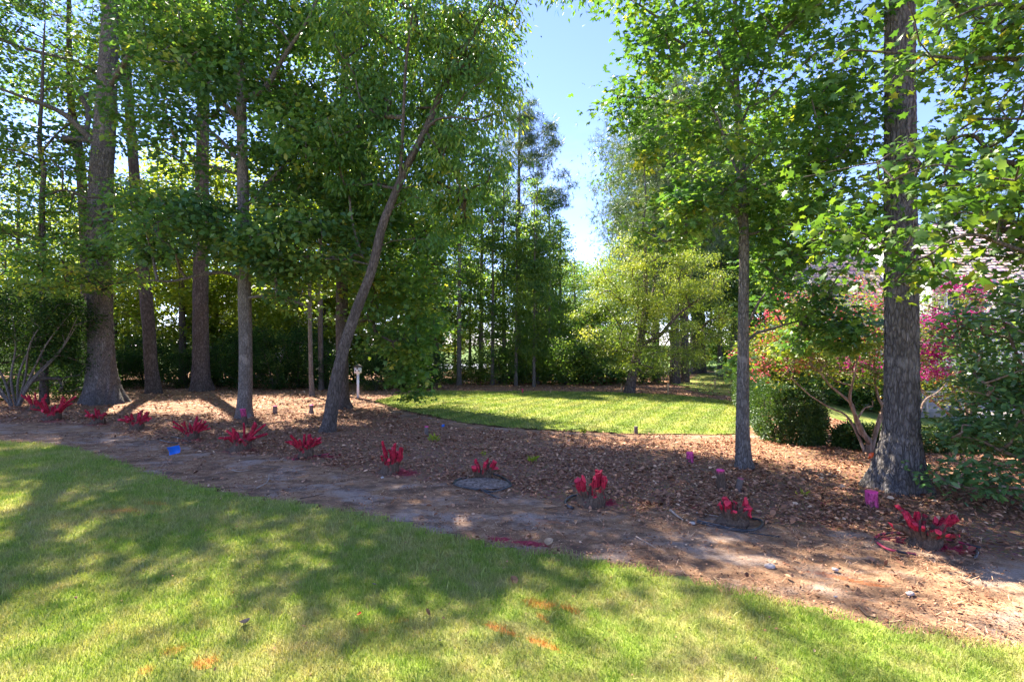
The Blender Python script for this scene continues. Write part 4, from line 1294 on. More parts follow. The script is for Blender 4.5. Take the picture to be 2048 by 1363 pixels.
# laurel at the picture's edge
b = G(2090, 1010)
d = b[1]
shrub('laurel_shrub', 'glossy laurel shrub with low branches reaching toward the big trunk', 'shrub', b,
      [px_line([(2090, 1012, 16), (2060, 930, 12), (2000, 900, 8), (1960, 880, 5), (1920, 872, 3)], (d, d + 0.2)), px_line([(2090, 1012, 16), (2080, 880, 12), (2040, 820, 8), (1975, 790, 5), (1930, 780, 3)], (d, d + 0.3)), px_line([(2092, 1012, 16), (2090, 850, 12), (2030, 700, 8), (1990, 600, 4)], (d, d + 0.5)),
       px_line([(2092, 1012, 14), (2070, 985, 9), (2010, 950, 7), (1960, 975, 5), (1900, 968, 3)], (d, d - 0.1)), px_line([(2095, 1012, 14), (2110, 800, 10), (2080, 620, 5)], (d, d + 0.3))],
      [E(2010, 690, 75, 130, d + 0.4, 0.6, 56, 52, 0.26), E(2030, 850, 70, 80, d + 0.2, 0.5, 34, 48, 0.25), E(1930, 860, 60, 24, d + 0.2, 0.3, 10, 40, 0.2), E(1945, 955, 75, 26, d - 0.05, 0.3, 16, 34, 0.2), E(2080, 760, 90, 200, d, 0.8, 60, 50, 0.3), E(2040, 1000, 30, 30, d - 0.3, 0.3, 6, 34, 0.2)],
      0.085, L_LAUREL, B_CRAPE, OVAL, seed=73, tilt=0.6, spread=1.0)

# bright maple reaching in over everything from outside the picture; its largest leaves are parts of their own
base = np.array([5.6, 4.1, 0.0])
base[2] = float(gz(5.6, 4.1))
root = empty('maple_tree', base, 'bright maple whose sunlit boughs hang in front of the big trunk and the house', 'tree')
mb = MB()
tk = smooth_line(np.array([[5.6, 4.1, base[2] - 0.1, 0.17], [5.62, 4.1, 0.8, 0.14], [5.55, 4.15, 2.5, 0.12], [5.6, 4.1, 4.5, 0.10], [5.5, 4.2, 7.0, 0.05]]), 0.1)
tube(mb, tk[:, :3], tk[:, 3], 18, rough=bark_rough(80, (11, 0.06), 0.03))
nb = [[(2170, 560, 18, 4.2), (2030, 470, 12, 3.9), (1950, 400, 9, 3.8), (1880, 460, 6, 3.8), (1830, 500, 3, 3.8)], [(2170, 320, 18, 4.1), (2040, 330, 11, 3.9), (1940, 270, 7, 3.9), (1850, 310, 5, 3.9), (1720, 330, 3, 4.0)],
      [(2170, 150, 16, 4.1), (2040, 120, 9, 3.9), (1930, 118, 7, 3.9), (1820, 108, 5, 4.0), (1700, 100, 3, 4.1)], [(2170, 420, 14, 4.1), (2050, 380, 9, 3.5), (1960, 350, 6, 3.2), (1870, 330, 4, 3.2), (1760, 370, 3, 3.3)],
      [(2170, 620, 14, 4.2), (2040, 500, 9, 3.6), (1930, 470, 6, 3.4), (1830, 520, 5, 3.5), (1740, 470, 4, 3.5), (1650, 460, 3, 3.5)], [(2170, 60, 14, 4.1), (2080, 20, 9, 3.8), (1980, 10, 6, 3.7), (1900, 40, 3, 3.8)]]
lims = []
for q in nb:
    l = np.array([np.append(P(a, b_, dd), w * dd / F / 2) for a, b_, w, dd in q])
    l[0, :3] = [5.58, 4.12, l[0, 2]]
    lims.append(smooth_line(l, 0.08))
    tube(mb, lims[-1][:, :3], lims[-1][:, 3], 8)
C = []
for l in lims:
    vis = l[len(l) // 5:, :3]
    k_ = rng.integers(0, len(vis), 30)
    C.append(vis[k_] + rng.normal(0, 0.5, (30, 3)) * np.array([0.34, 0.34, 0.22]))
C = np.concatenate(C + [cloud(P(2000, 480, 3.9), (0.45, 0.4, 0.45), 30), cloud(P(1990, 300, 3.8), (0.45, 0.5, 0.4), 24), cloud(P(2010, 120, 4.0), (0.4, 0.5, 0.4), 18), cloud(P(1860, 350, 4.1), (0.4, 0.3, 0.25), 10), cloud(P(1700, 470, 3.6), (0.32, 0.2, 0.16), 12), cloud(P(1850, 560, 3.6), (0.25, 0.2, 0.14), 10), cloud((5.2, 4.2, 5.2), (1.5, 1.5, 1.2), 60)])
C = C[C[:, 1] > 2.7]
_sx, _sy = CX + F * C[:, 0] / C[:, 1], CY - F * (C[:, 2] - H) / C[:, 1]
C = C[~((_sx > 1830) & (_sx < 2040) & (_sy > 440) & (_sy < 600) & (rng.random(len(C)) < 0.5))]
arr, par, rad = grow(np.concatenate([l[:, :3] for l in lims] + [tk[60:, :3]]), C, 0.003, 0.0045, step=0.15, zpen=0.3)
twig_mesh(mb, arr, par, rad, seg=4)
mb.build('trunk', B_DARK, root, smooth=True, origin=base)
n = len(C)
idx = np.repeat(np.arange(n), rng.poisson(19, n))
off = rng.normal(0, 0.12, (len(idx), 3)) * np.array([1, 1, 0.6])
p = C[idx] + off
out = nrm(off * [1, 1, 0.3]) * 0.8
rv = np.clip(rng.normal(0.40, 0.2, n)[idx] + rng.normal(0, 0.14, len(idx)), 0, 1)
sx = CX + F * p[:, 0] / p[:, 1]
sy = CY - F * (p[:, 2] - H) / p[:, 1]
seen = (sx > 1560) & (sx < 2040) & (sy > 5) & (sy < 640)
order = np.argsort(np.where(seen, p[:, 1], 99))
one = order[:300]
rest = order[300:]
lb = MB()
put_leaves(lb, p[rest], out[rest], 0.074, MAPLE, 0.55, 0.65, rv[rest], 0.9)
tag(lb.build('foliage', L_NEAR, root, origin=base), kind='stuff')
lm = [MB().add(MAPLE[0], MAPLE[1], q).mesh('leaf', L_NEAR) for q in (0.25, 0.45, 0.6, 0.75, 0.92)]
import mathutils
for k_ in one:
    t = nrm(out[k_] + rng.normal(0, 0.8, 3) * [1, 1, 0.5] + [0, 0, -0.45])
    u0 = nrm(np.array([0, 0, 1.0]) + rng.normal(0, 0.65, 3))
    bb = nrm(np.cross(t, u0))
    uu = np.cross(bb, t)
    s = 0.074 * rng.uniform(0.55, 1.3)
    o = bpy.data.objects.new('leaf', lm[int(np.clip(rv[k_] * 5, 0, 4))])
    COL.objects.link(o)
    o.parent = root
    q = p[k_] - base
    o.matrix_local = mathutils.Matrix([[bb[0] * s, t[0] * s, uu[0] * s, q[0]], [bb[1] * s, t[1] * s, uu[1] * s, q[1]], [bb[2] * s, t[2] * s, uu[2] * s, q[2]], [0, 0, 0, 1]])

# ------------------------------------------------------------------ the house beyond the garden
M_WHITE = plain('painted_wall', (0.74, 0.72, 0.70), 0.8, 0.25, 0.05, 3)
M_TRIM = plain('white_trim', (0.80, 0.79, 0.77), 0.6, 0.3, 0.04, 5)
M_SHUT = plain('shutter_paint', (0.52, 0.47, 0.39), 0.6, 0.3, 0.06, 6)
M_GLASS = plain('window_glass', (0.05, 0.06, 0.07), 0.08, 0.6, 0.1, 2)
M_FLUE = plain('flue_stone', (0.42, 0.39, 0.42), 0.85, 0.2, 0.15, 5)
_n = N('wood_shingle')
_f = _n.noise(_n.vec(_n.obj(), (1, 1, 1)), 7, 6, 0.65)
_v = _n.voro(_n.vec(_n.pos(), (5.0, 3.0, 3.0)), 1.0, 'F1', 'Color')
_c = _n.mix(0.18, _n.ramp(_f, [(0.3, (0.34, 0.25, 0.22)), (0.5, (0.45, 0.35, 0.31)), (0.7, (0.55, 0.45, 0.41))]), _n.mix(1.0, _v, (0.8, 0.64, 0.56), 'MULTIPLY'))
M_SHING = _n.done(_n.bsdf(_c, 0.9, 0.15, _n.bump(_f, 0.5, 0.02)))


def shingle_roof(parent, origin, x0, x1, y_eave, z_eave, y_ridge, z_ridge, back=True):
    """A gabled roof slope built of overlapping shingle courses."""
    o = np.asarray(origin)
    rf = MB()
    dz = 0.10
    for sgn in ((1, -1) if back else (1,)):
        ye = y_eave if sgn == 1 else 2 * y_ridge - y_eave
        v = np.array([[x0, ye, z_eave - dz], [x1, ye, z_eave - dz], [x1, y_ridge, z_ridge - dz], [x0, y_ridge, z_ridge - dz]])
        v = np.vstack([v, v + [0, 0, 0.08]])
        rf.add(v, BOXF)
    r = rf.build('roof', M_SHING, parent, origin=o)
    L = math.hypot(y_ridge - y_eave, z_ridge - z_eave)
    nc = int(L / 0.26)
    sy, sz = (y_ridge - y_eave) / L, (z_ridge - z_eave) / L
    g = np.random.default_rng(5)
    for c in range(nc + 1):
        mb_ = MB()
        x = x0 - 0.05
        while x < x1 + 0.05:
            w = g.uniform(0.16, 0.34)
            a = c * 0.26 - 0.03 + g.uniform(-0.012, 0.012)
            b_ = min(a + 0.36, L)
            th = 0.034 + g.uniform(0, 0.016)
            q = []
            for xx, s_, h_ in [(x, a, th), (x + w - 0.012, a, th), (x + w - 0.012, b_, 0.008), (x, b_, 0.008)]:
                q.append([xx, y_eave + sy * s_ - sz * h_ * 0, z_eave + sz * s_ + h_])
            lo = [[p_[0], p_[1], p_[2] - 0.03] for p_ in q]
            mb_.add(np.array(lo + q), BOXF)
            x += w
        mb_.build('shingle_course', M_SHING, r, origin=o)
    return r


def louvered(parent, name, origin, x0, x1, y, z0, z1, mat):
    """A shutter: frame with slats."""
    o = np.asarray(origin)
    fr = MB()
    for a in ((x0, x0 + 0.06, z0, z1), (x1 - 0.06, x1, z0, z1), (x0 + 0.06, x1 - 0.06, z0, z0 + 0.07), (x0 + 0.06, x1 - 0.06, z1 - 0.07, z1), (x0 + 0.06, x1 - 0.06, (z0 + z1) / 2 - 0.03, (z0 + z1) / 2 + 0.03)):
        box(fr, a[0], a[1], y - 0.04, y, a[2], a[3])
    sh = fr.build(name, mat, parent, origin=o)
    z = z0 + 0.10
    while z < z1 - 0.1:
        if abs(z - (z0 + z1) / 2) > 0.06:
            s_ = MB()
            v = np.array([[x0 + 0.062, y - 0.032, z], [x1 - 0.062, y - 0.032, z], [x1 - 0.062, y - 0.006, z + 0.05], [x0 + 0.062, y - 0.006, z + 0.05]])
            s_.add(np.vstack([v, v + [0, 0, 0.008]]), BOXF)
            s_.build('slat', mat, sh, origin=o)
        z += 0.065
    return sh


hb = np.array([18.0, 21.0, float(gz(18, 21))])
house = empty('house', hb, 'white house with weathered shingle roofs and louvered shutters behind the crape myrtles', 'house')
zb = hb[2] - 0.3
w = MB()
box(w, 17.6, 29.0, 21.0, 29.0, zb, 4.35)
w.build('wall', M_WHITE, house, origin=hb)
gb = MB()
v = np.array([[17.6, 21.0, 4.35], [17.6, 29.0, 4.35], [17.6, 25.0, 7.35], [17.9, 21.0, 4.35], [17.9, 29.0, 4.35], [17.9, 25.0, 7.35]])
gb.add(v, np.array([[0, 2, 1], [3, 4, 5], [0, 3, 5], [0, 5, 2], [1, 2, 5], [1, 5, 4]]))
gb.build('gable', M_WHITE, house, origin=hb)
shingle_roof(house, hb, 17.35, 29.2, 20.65, 4.22, 25.0, 7.55)
w2 = MB()
box(w2, 14.5, 17.55, 21.6, 27.6, zb, 1.75)
w2.build('wing_wall', M_WHITE, house, origin=hb)
shingle_roof(house, hb, 14.2, 17.3, 21.0, 1.6, 24.6, 5.75)
gb = MB()
v = np.array([[14.5, 21.6, 1.75], [14.5, 27.6, 1.75], [14.5, 24.6, 5.55], [14.75, 21.6, 1.75], [14.75, 27.6, 1.75], [14.75, 24.6, 5.55]])
gb.add(v, np.array([[0, 2, 1], [3, 4, 5], [0, 3, 5], [0, 5, 2], [1, 2, 5], [1, 5, 4]]))
gb.build('gable', M_WHITE, house, origin=hb)
ch = MB()
box(ch, 17.15, 17.65, 24.9, 25.4, 4.5, 6.45)
chim = ch.build('chimney', M_FLUE, house, origin=hb)
cp = MB()
box(cp, 17.05, 17.75, 24.8, 25.5, 6.45, 6.55)
cp.build('chimney_cap', M_FLUE, chim, origin=hb)
fas = MB()
box(fas, 17.4, 29.1, 20.6, 20.66, 4.0, 4.2)
fas.build('fascia', M_TRIM, house, origin=hb)
for wx in (18.25, 21.4, 24.2):
    fr = MB()
    for a in ((wx - 0.08, wx, 2.0, 3.9), (wx + 0.9, wx + 0.98, 2.0, 3.9), (wx, wx + 0.9, 3.82, 3.9), (wx, wx + 0.9, 2.0, 2.08)):
        box(fr, a[0], a[1], 20.94, 20.998, a[2], a[3])
    win = fr.build('window', M_TRIM, house, origin=hb)
    pn = MB()
    box(pn, wx, wx + 0.9, 20.975, 20.99, 2.08, 3.82)
    pn.build('pane', M_GLASS, win, origin=hb)
    sl = MB()
    box(sl, wx - 0.12, wx + 1.02, 20.88, 20.998, 1.93, 2.0)
    sl.build('sill', M_TRIM, win, origin=hb)
    for mz in (2.66, 3.24):
        mu = MB()
        box(mu, wx, wx + 0.9, 20.962, 20.974, mz - 0.012, mz + 0.012)
        mu.build('muntin', M_TRIM, win, origin=hb)
    mu = MB()
    box(mu, wx + 0.438, wx + 0.462, 20.950, 20.961, 2.08, 3.82)
    mu.build('muntin', M_TRIM, win, origin=hb)
    louvered(house, 'shutter', hb, wx - 0.62, wx - 0.1, 20.99, 1.98, 3.92, M_SHUT)
    louvered(house, 'shutter', hb, wx + 1.0, wx + 1.52, 20.99, 1.98, 3.92, M_SHUT)

# neighbour's house seen in scraps through the trees
nbp = np.array([-22.0, 46.0, float(gz(-22, 46))])
nh = empty('neighbour_house', nbp, 'pale grey-roofed house glimpsed through the trees behind the evergreen row', 'house')
M_NW = plain('neighbour_wall', (0.62, 0.62, 0.62), 0.85, 0.2, 0.08, 2)
M_NR = plain('grey_roof', (0.38, 0.38, 0.40), 0.9, 0.2, 0.15, 4)
w = MB()
box(w, -30, -16, 46, 54, nbp[2] - 0.3, 3.1)
w.build('wall', M_NW, nh, origin=nbp)
rf = MB()
v = np.array([[-30.5, 45.4, 3.1], [-15.5, 45.4, 3.1], [-15.5, 54.6, 3.1], [-30.5, 54.6, 3.1], [-30.5, 50, 6.2], [-15.5, 50, 6.2]])
rf.add(v, np.concatenate([quads([[0, 1, 5, 4], [2, 3, 4, 5], [0, 3, 2, 1]]), [[0, 4, 3], [1, 2, 5]]]))
rf.build('roof', M_NR, nh, origin=nbp)
for wx in (-28, -24.5, -21, -18):
    fr = MB()
    for a in ((wx - .1, wx, 0.2, 1.9), (wx + 1.1, wx + 1.2, 0.2, 1.9), (wx, wx + 1.1, 1.8, 1.9), (wx, wx + 1.1, 0.2, 0.3)):
        box(fr, a[0], a[1], 45.93, 45.997, a[2], a[3])
    win = fr.build('window', M_TRIM, nh, origin=nbp)
    pn = MB()
    box(pn, wx, wx + 1.1, 45.96, 45.99, 0.3, 1.8)
    pn.build('pane', M_GLASS, win, origin=nbp)

# drive seen between the trunks behind the lawn
rd_ = MB()
X = np.linspace(-26, 6, 40)
v = np.concatenate([np.stack([X, 41 + 0 * X, gz(X, 41 + 0 * X) + 0.03], -1), np.stack([X, 50 + 0 * X, gz(X, 50 + 0 * X) + 0.03], -1)])
i = np.arange(39)
rd_.add(v, quads(np.stack([i, i + 1, i + 41, i + 40], -1)))
tag(rd_.build('road', plain('pale_asphalt', (0.30, 0.31, 0.34), 0.8, 0.3, 0.1, 2)), 'pale road glimpsed between the trunks behind the lawn', 'road', kind='structure')

# garden bench on the patio
bp = P(1878, 832, 17.6)
bp[2] = float(gz(bp[0], bp[1])) + 0.03
bench = empty('garden_bench', bp, 'weathered wooden garden bench on the patio by the house', 'bench')
M_TEAK = plain('weathered_teak', (0.42, 0.35, 0.29), 0.85, 0.2, 0.2, 9)


def part(name, par, dims, mat, loc):
    m_ = MB()
    box(m_, *dims)
    o_ = m_.build(name, mat, par)
    o_.location = loc
    return o_


for sx_ in (-0.62, 0.62):
    part('leg', bench, (-0.035, 0.035, -0.035, 0.035, 0, 0.62), M_TEAK, (sx_, -0.22, 0))
    part('leg', bench, (-0.035, 0.035, -0.035, 0.035, 0, 0.88), M_TEAK, (sx_, 0.22, 0))
    part('armrest', bench, (-0.045, 0.045, -0.28, 0.2, 0, 0.03), M_TEAK, (sx_, 0, 0.622))
for k_ in range(5):
    part('seat_slat', bench, (-0.6, 0.6, -0.04, 0.04, 0, 0.025), M_TEAK, (0, -0.2 + 0.1 * k_, 0.42))
for k_ in range(11):
    part('back_slat', bench, (-0.025, 0.025, -0.012, 0.012, 0, 0.34), M_TEAK, (-0.5 + 0.1 * k_, 0.22, 0.49))
part('back_rail', bench, (-0.58, 0.58, -0.02, 0.02, 0, 0.07), M_TEAK, (0, 0.22, 0.83))
part('back_rail', bench, (-0.58, 0.58, -0.02, 0.02, 0, 0.05), M_TEAK, (0, 0.22, 0.44))

# ------------------------------------------------------------------ birdhouse on its white pole
b = G(716, 795)
bh = empty('birdhouse', b, 'white birdhouse with three round holes on a white pole by the evergreen row', 'birdhouse')
M_PVC = plain('white_pvc', (0.72, 0.72, 0.72), 0.5, 0.35, 0.06, 4)
M_BLACK = plain('hole_dark', (0.012, 0.011, 0.01), 0.9, 0.1, 0.1, 4)
M_DROOF = plain('dark_roof', (0.09, 0.075, 0.06), 0.85, 0.2, 0.2, 8)
hh = 62 * b[1] / F
m_ = MB()
tube(m_, [(0, 0, -0.1), (0, 0, hh * 0.78)], 0.042, 14)
m_.build('pole', M_PVC, bh, smooth=True)
m_ = MB()
tube(m_, [(0, 0, hh * 0.77), (0, 0, hh * 0.80)], [0.07, 0.07], 14)
m_.build('collar', M_PVC, bh)
bw = 0.098
m_ = MB()
v = np.array([[-bw * 1.08, -bw, hh * 0.80], [bw * 1.08, -bw, hh * 0.80], [bw * 1.08, bw, hh * 0.80], [-bw * 1.08, bw, hh * 0.80], [-bw, -bw, hh * 0.985], [bw, -bw, hh * 0.985], [bw, bw, hh * 0.985], [-bw, bw, hh * 0.985]])
m_.add(v, BOXF)
bxo = m_.build('nest_box', M_PVC, bh)
for hx, hz_ in ((0.0, 0.945), (-0.062, 0.875), (0.062, 0.875)):
    m_ = MB()
    tube(m_, [(hx, -bw - 0.004, hh * hz_), (hx, -bw + 0.02, hh * hz_)], 0.026, 14)
    m_.build('entrance_hole', M_BLACK, bxo)
m_ = MB()
r_ = 0.15
v = np.array([[-r_, -r_, hh * 0.987], [r_, -r_, hh * 0.987], [r_, r_, hh * 0.987], [-r_, r_, hh * 0.987], [-0.03, -0.03, hh * 1.08], [0.03, -0.03, hh * 1.08], [0.03, 0.03, hh * 1.08], [-0.03, 0.03, hh * 1.08]])
m_.add(v, BOXF)
m_.build('roof', M_DROOF, bh)

# ------------------------------------------------------------------ sprayed stumps


def stump_material(name, paint, bright, low=0.07, amount=0.5):
    n = N(name)
    o = n.obj()
    sx_ = n.n('ShaderNodeSeparateXYZ')
    n.lk(o, sx_.inputs[0])
    nz = n.noise(o, 14, 5, 0.65)
    nf = n.noise(n.vec(o, (1, 1, 0.3)), 60, 5, 0.7)
    bark = n.ramp(nf, [(0.3, (0.045, 0.03, 0.021)), (0.55, (0.13, 0.088, 0.06)), (0.75, (0.23, 0.165, 0.115))])
    pc = n.mix(n.mr(nf, 0.35, 0.6), tuple(k * 0.35 for k in paint), bright)
    k = n.math('ADD', n.mr(sx_.outputs['Z'], low, low + 0.16, -0.35, 0.75), n.mr(nz, 0.3, 0.7, -amount, amount))
    c = n.mix(n.mr(k, 0.1, 0.45), bark, pc)
    return n.done(n.bsdf(c, 0.9, 0.12, n.bump(nf, 0.9, 0.012)))


M_STUMP = stump_material('sprayed_bark', (0.36, 0.014, 0.035), (0.54, 0.028, 0.055), 0.07, 0.7)
M_CUT = plain('sprayed_cut', (0.62, 0.03, 0.06), 0.6, 0.3, 0.2, 40)


def stump(label, px, py, wpx, hpx, n, thick=1.0, splay=1.0, base_r=None, seed=0, arms=None):
    """A cut-down shrub: a knotty base with lopped stems, each with a sprayed cut face."""
    g = np.random.default_rng(seed + 100)
    b = G(px, py)
    s = b[1] / F
    W, Hh = wpx * s, hpx * s
    root = empty('cut_stump', b, label, 'stump', 'sprayed shrub stumps along the bare soil strip')
    br_ = base_r if base_r else 0.26 * W
    m_ = MB()
    hb_ = Hh * 0.42
    zz = np.linspace(-0.06, hb_, 9)
    prof = br_ * (1.12 - 0.35 * np.sin(np.linspace(0, 1, 9) * np.pi * 0.8) * 0.6)
    prof[-1] *= 0.55
    prof[-2] *= 0.85
    tube(m_, np.stack([0.02 * np.sin(zz * 20), 0 * zz, zz], -1), prof, 26, rough=bark_rough(seed, (9, 0.16), 0.05, 4, 0.05, 0.3))
    m_.build('base', M_STUMP, root, smooth=True)
    arms = arms or [((k + g.uniform(-0.3, 0.3)) * 2 * np.pi / n, g.uniform(0.2, 1.2), g.uniform(0.5, 1.1)) for k in range(n + 4)]
    for (a, out, up) in arms:
        dirv = np.array([math.cos(a), math.sin(a) * 0.85, 0])
        r0 = thick * g.uniform(0.011, 0.028)
        p0 = dirv * br_ * 0.45 + [0, 0, hb_ * 0.35]
        p1 = dirv * (br_ * 0.7 + 0.3 * out * W * 0.4 * splay) + [0, 0, hb_ + (Hh * up - hb_) * 0.35]
        p2 = dirv * (br_ * 0.7 + out * (W * 0.5 - br_ * 0.5) * splay) + [0, 0, Hh * up]
        q = smooth_line(np.array([p0, p1 + g.normal(0, 0.01, 3), p2]), 0.025)
        m_ = MB()
        rr = np.linspace(r0 * 1.3, r0, len(q)) * (1 + 0.10 * np.sin(np.arange(len(q)) * 1.7 + a * 5))
        tube(m_, q, rr, 12, rough=bark_rough(seed + int(a * 9), (5, 0.16), 0.08), cap=False)
        t = nrm(q[-1] - q[-2])
        t2 = nrm(t + g.normal(0, 0.42, 3) + [0, -0.2, 0.1])
        vv_ = m_.v[0]
        ring = vv_[-12:].copy()
        ring = ring - t[None] * np.clip(((ring - q[-1]) @ t2) / max(0.5, t @ t2), -0.04, 0.04)[:, None]
        ring = ring + t[None] * g.normal(0, 0.18 * r0, (12, 1))
        vv_[-12:] = ring
        st = m_.build('stem', M_STUMP, root, smooth=True)
        cf = MB()
        mid = ring.mean(0)
        rin = mid + (ring - mid) * 0.9 + t * 0.003
        j_ = np.arange(12)
        k2 = (j_ + 1) % 12
        cf.add(np.vstack([ring, rin, [mid + t * (0.004 + g.uniform(-0.006, 0.004))]]), np.concatenate([quads(np.stack([j_, k2, k2 + 12, j_ + 12], -1)), np.stack([np.full(12, 24), j_ + 12, k2 + 12], -1)]))
        cf.build('cut_face', M_CUT, st)
    return root


stump('crimson sprayed shrub stump farthest back, under the large evergreen shrub', 72, 820, 48, 30, 6, 1.2, seed=1)
stump('wide pinkish sprayed stump with many short stems below the great oak', 106, 839, 58, 40, 9, 1.3, seed=2)
stump('low stump of two thick pink-topped clumps directly before the great oak', 195, 848, 44, 32, 5, 1.5, seed=3)
stump('small pinkish stump with pale stems in line with the slim pine trunk', 273, 859, 50, 36, 7, 1.4, seed=4)
stump('bright crimson fan of thin cut stems just behind the blue flag', 382, 880, 54, 42, 11, 1.0, 1.1, seed=5)
stump('crimson sprayed stump with two bundles of stems below the pale-barked tree', 482, 900, 74, 50, 11, 1.15, 1.1, seed=6)
stump('dense crimson stump beside a black hose, below the leaning tree', 610, 915, 62, 48, 12, 1.05, seed=7)
stump('tall crimson stump with red spray spread on the soil at its foot', 780, 946, 44, 58, 8, 1.2, 0.9, seed=8, base_r=0.11)
stump('small dark stump with crimson tips standing on a round soil mound', 964, 960, 44, 40, 5, 1.25, seed=9, base_r=0.10)
stump('squat thick mossy stump with big crimson sprayed cuts inside a hose ring', 1183, 1007, 52, 58, 8, 1.45, 0.9, seed=10, base_r=0.155)
stump('broad cup-shaped crimson stump with torn plates beside a hose loop', 1468, 1047, 62, 46, 10, 1.3, 1.05, seed=11, base_r=0.14)
stump('sprawling crimson stump with splayed stems at the end of the line', 1850, 1090, 88, 58, 14, 1.1, 1.3, seed=12, base_r=0.12)

# single cut posts with sprayed tops
M_PTOP = plain('pink_spray', (0.80, 0.06, 0.25), 0.55, 0.3, 0.12, 30)
M_PBARK = plain('post_bark', (0.16, 0.125, 0.105), 0.9, 0.15, 0.4, 22)
M_PPINK = stump_material('pink_sprayed_bark', (0.60, 0.03, 0.17), (0.80, 0.12, 0.32), -0.06, 0.6)
M_PRED = stump_material('red_sprayed_bark', (0.38, 0.03, 0.10), (0.55, 0.08, 0.18), 0.12, 0.2)


def post(label, px, py, top, w, body, topm, lean=(0, 0), flare=1.0):
    b = G(px, py)
    s = b[1] / F
    h, r = (py - top) * s, w * s / 2
    root = empty('cut_post', b, label, 'cut trunk', 'single cut trunks with sprayed tops')
    q = smooth_line(np.array([[0, 0, -0.05, r * flare * 1.1], [lean[0] * 0.4, lean[1] * 0.4, h * 0.4, r * 1.02], [lean[0], lean[1], h, r]]), 0.03)
    m_ = MB()
    tube(m_, q[:, :3], q[:, 3], 14, rough=bark_rough(int(px), (6, 0.07), 0.04))
    m_.build('post', body, root, smooth=True)
    m_ = MB()
    e = q[-1, :3]
    tube(m_, [e + [0, 0, -0.004], e + [0, 0, 0.006], e + [0, 0, 0.011]], [r * 0.97, r * 0.99, r * 0.85], 14)
    m_.build('cut_face', topm, root)
    return root


post('slim cut trunk with bright pink top beside the pale-barked tree', 491, 851, 818, 11, M_PRED, M_PTOP, (-0.06, 0))
post('short dark cut trunk with pink top between the pale-barked and the leaning tree', 550, 828, 812, 8, M_PBARK, M_PTOP, (0, 0), 1.4)
post('short flared cut trunk with pink top just short of the thin sapling', 622, 827, 810, 8, M_PBARK, M_PTOP, (0.01, 0), 2.0)
post('small dark cut trunk with pink top in the middle of the leaf bed', 853, 870, 853, 8, M_PBARK, M_PTOP)
post('small unpainted dark cut trunk at the front edge of the back lawn', 1272, 868, 853, 8, M_PBARK, M_PBARK)
post('short magenta-sprayed cut trunk in the leaves before the young maple', 1380, 924, 905, 14, M_PPINK, M_PTOP)
post('upright dark cut trunk with hot pink top near the young maple', 1444, 979, 940, 16, M_PRED, M_PTOP, (-0.02, 0))
post('shorter brown cut trunk leaning beside the pink-topped one', 1476, 981, 957, 12, M_PBARK, plain('dull_pink', (0.40, 0.10, 0.13), 0.7, 0.2, 0.2, 30), (0.03, 0))
post('thick hot-pink sprayed cut trunk in front of the big trunk', 1743, 1015, 983, 23, M_PPINK, M_PTOP)

# stakes
M_STAKE = plain('stake_wood', (0.52, 0.34, 0.18), 0.8, 0.2, 0.15, 12)
M_STRED = plain('stake_red', (0.55, 0.06, 0.10), 0.7, 0.2, 0.2, 12)


def stake(label, px, py, top, w, mat, tipm):
    b = G(px, py)
    s = b[1] / F
    h, r = (py - top) * s, max(0.012, w * s / 2)
    root = empty('stake', b, label, 'stake', 'survey stakes')
    m_ = MB()
    box(m_, -r, r, -0.01, 0.01, -0.08, h * 0.8)
    m_.build('shaft', mat, root)
    m_ = MB()
    box(m_, -r * 1.03, r * 1.03, -0.011, 0.011, h * 0.8, h)
    m_.build('tip', tipm, root)
    return root


stake('tiny red stake at the far edge of the back lawn', 1045, 786, 777, 3.5, M_STRED, M_STRED)
stake('tiny pale stake at the far edge of the lawn, next to the red one', 1101, 786, 780, 2.5, M_STAKE, M_STAKE)
stake('tall orange wooden stake between the lawn and the paired dark trunks', 1336, 789, 760, 2.6, M_STAKE, plain('stake_orange', (0.7, 0.28, 0.10), 0.7, 0.2, 0.1, 9))
stake('thin wooden stake on the far lawn', 1430, 775, 757, 2.6, M_STAKE, M_STAKE)
stake('thin wooden stake in shade beside the feathery tree', 1243, 786, 768, 2.2, M_STAKE, M_STAKE)
stake('pink-tipped wooden stake in the mulch behind the big trunk', 1909, 922, 888, 4, M_STAKE, M_PTOP)
stake('thin wooden stake seen through the crape myrtle stems', 1694, 853, 836, 2.5, M_STAKE, M_STAKE)

# marker flags
M_WIRE = plain('flag_wire', (0.35, 0.35, 0.36), 0.4, 0.5, 0.1, 9, 0.8)


def flag(label, px, py, base_py, w, h, col, seed):
    b = G(px, base_py)
    s = b[1] / F
    root = empty('marker_flag', b, label, 'marker flag')
    top = (base_py - py) * s
    m_ = MB()
    tube(m_, [(0, 0, -0.05), (0.01, 0, top * 0.5), (0.0, 0.01, top + h * s / 2)], 0.0016, 5)
    m_.build('wire', M_WIRE, root)
    g = np.random.default_rng(seed)
    m_ = MB()
    U, V = np.meshgrid(np.linspace(0, 1, 9), np.linspace(0, 1, 7))
    W, Hh = w * s, h * s
    X = U * W * 0.92 - 0.1 * W
    Z = top - Hh / 2 + V * Hh + 0.35 * Hh * (U - 0.3) * (1 - 0.3 * V)
    Y = 0.10 * W * np.sin(5 * U + 2 * V + seed) + 0.12 * W * np.sin(3 * V + seed)
    v = np.stack([X, Y, Z], -1).reshape(-1, 3)
    i = (np.arange(6)[:, None] * 9 + np.arange(8)[None]).ravel()
    f = quads(np.stack([i, i + 1, i + 10, i + 9], -1))
    m_.add(v, f)
    m_.add(v + [0, 0.0012, 0], f[:, ::-1])
    m_.build('flag', plain('flag_plastic', col, 0.45, 0.4, 0.08, 9), root, smooth=True)


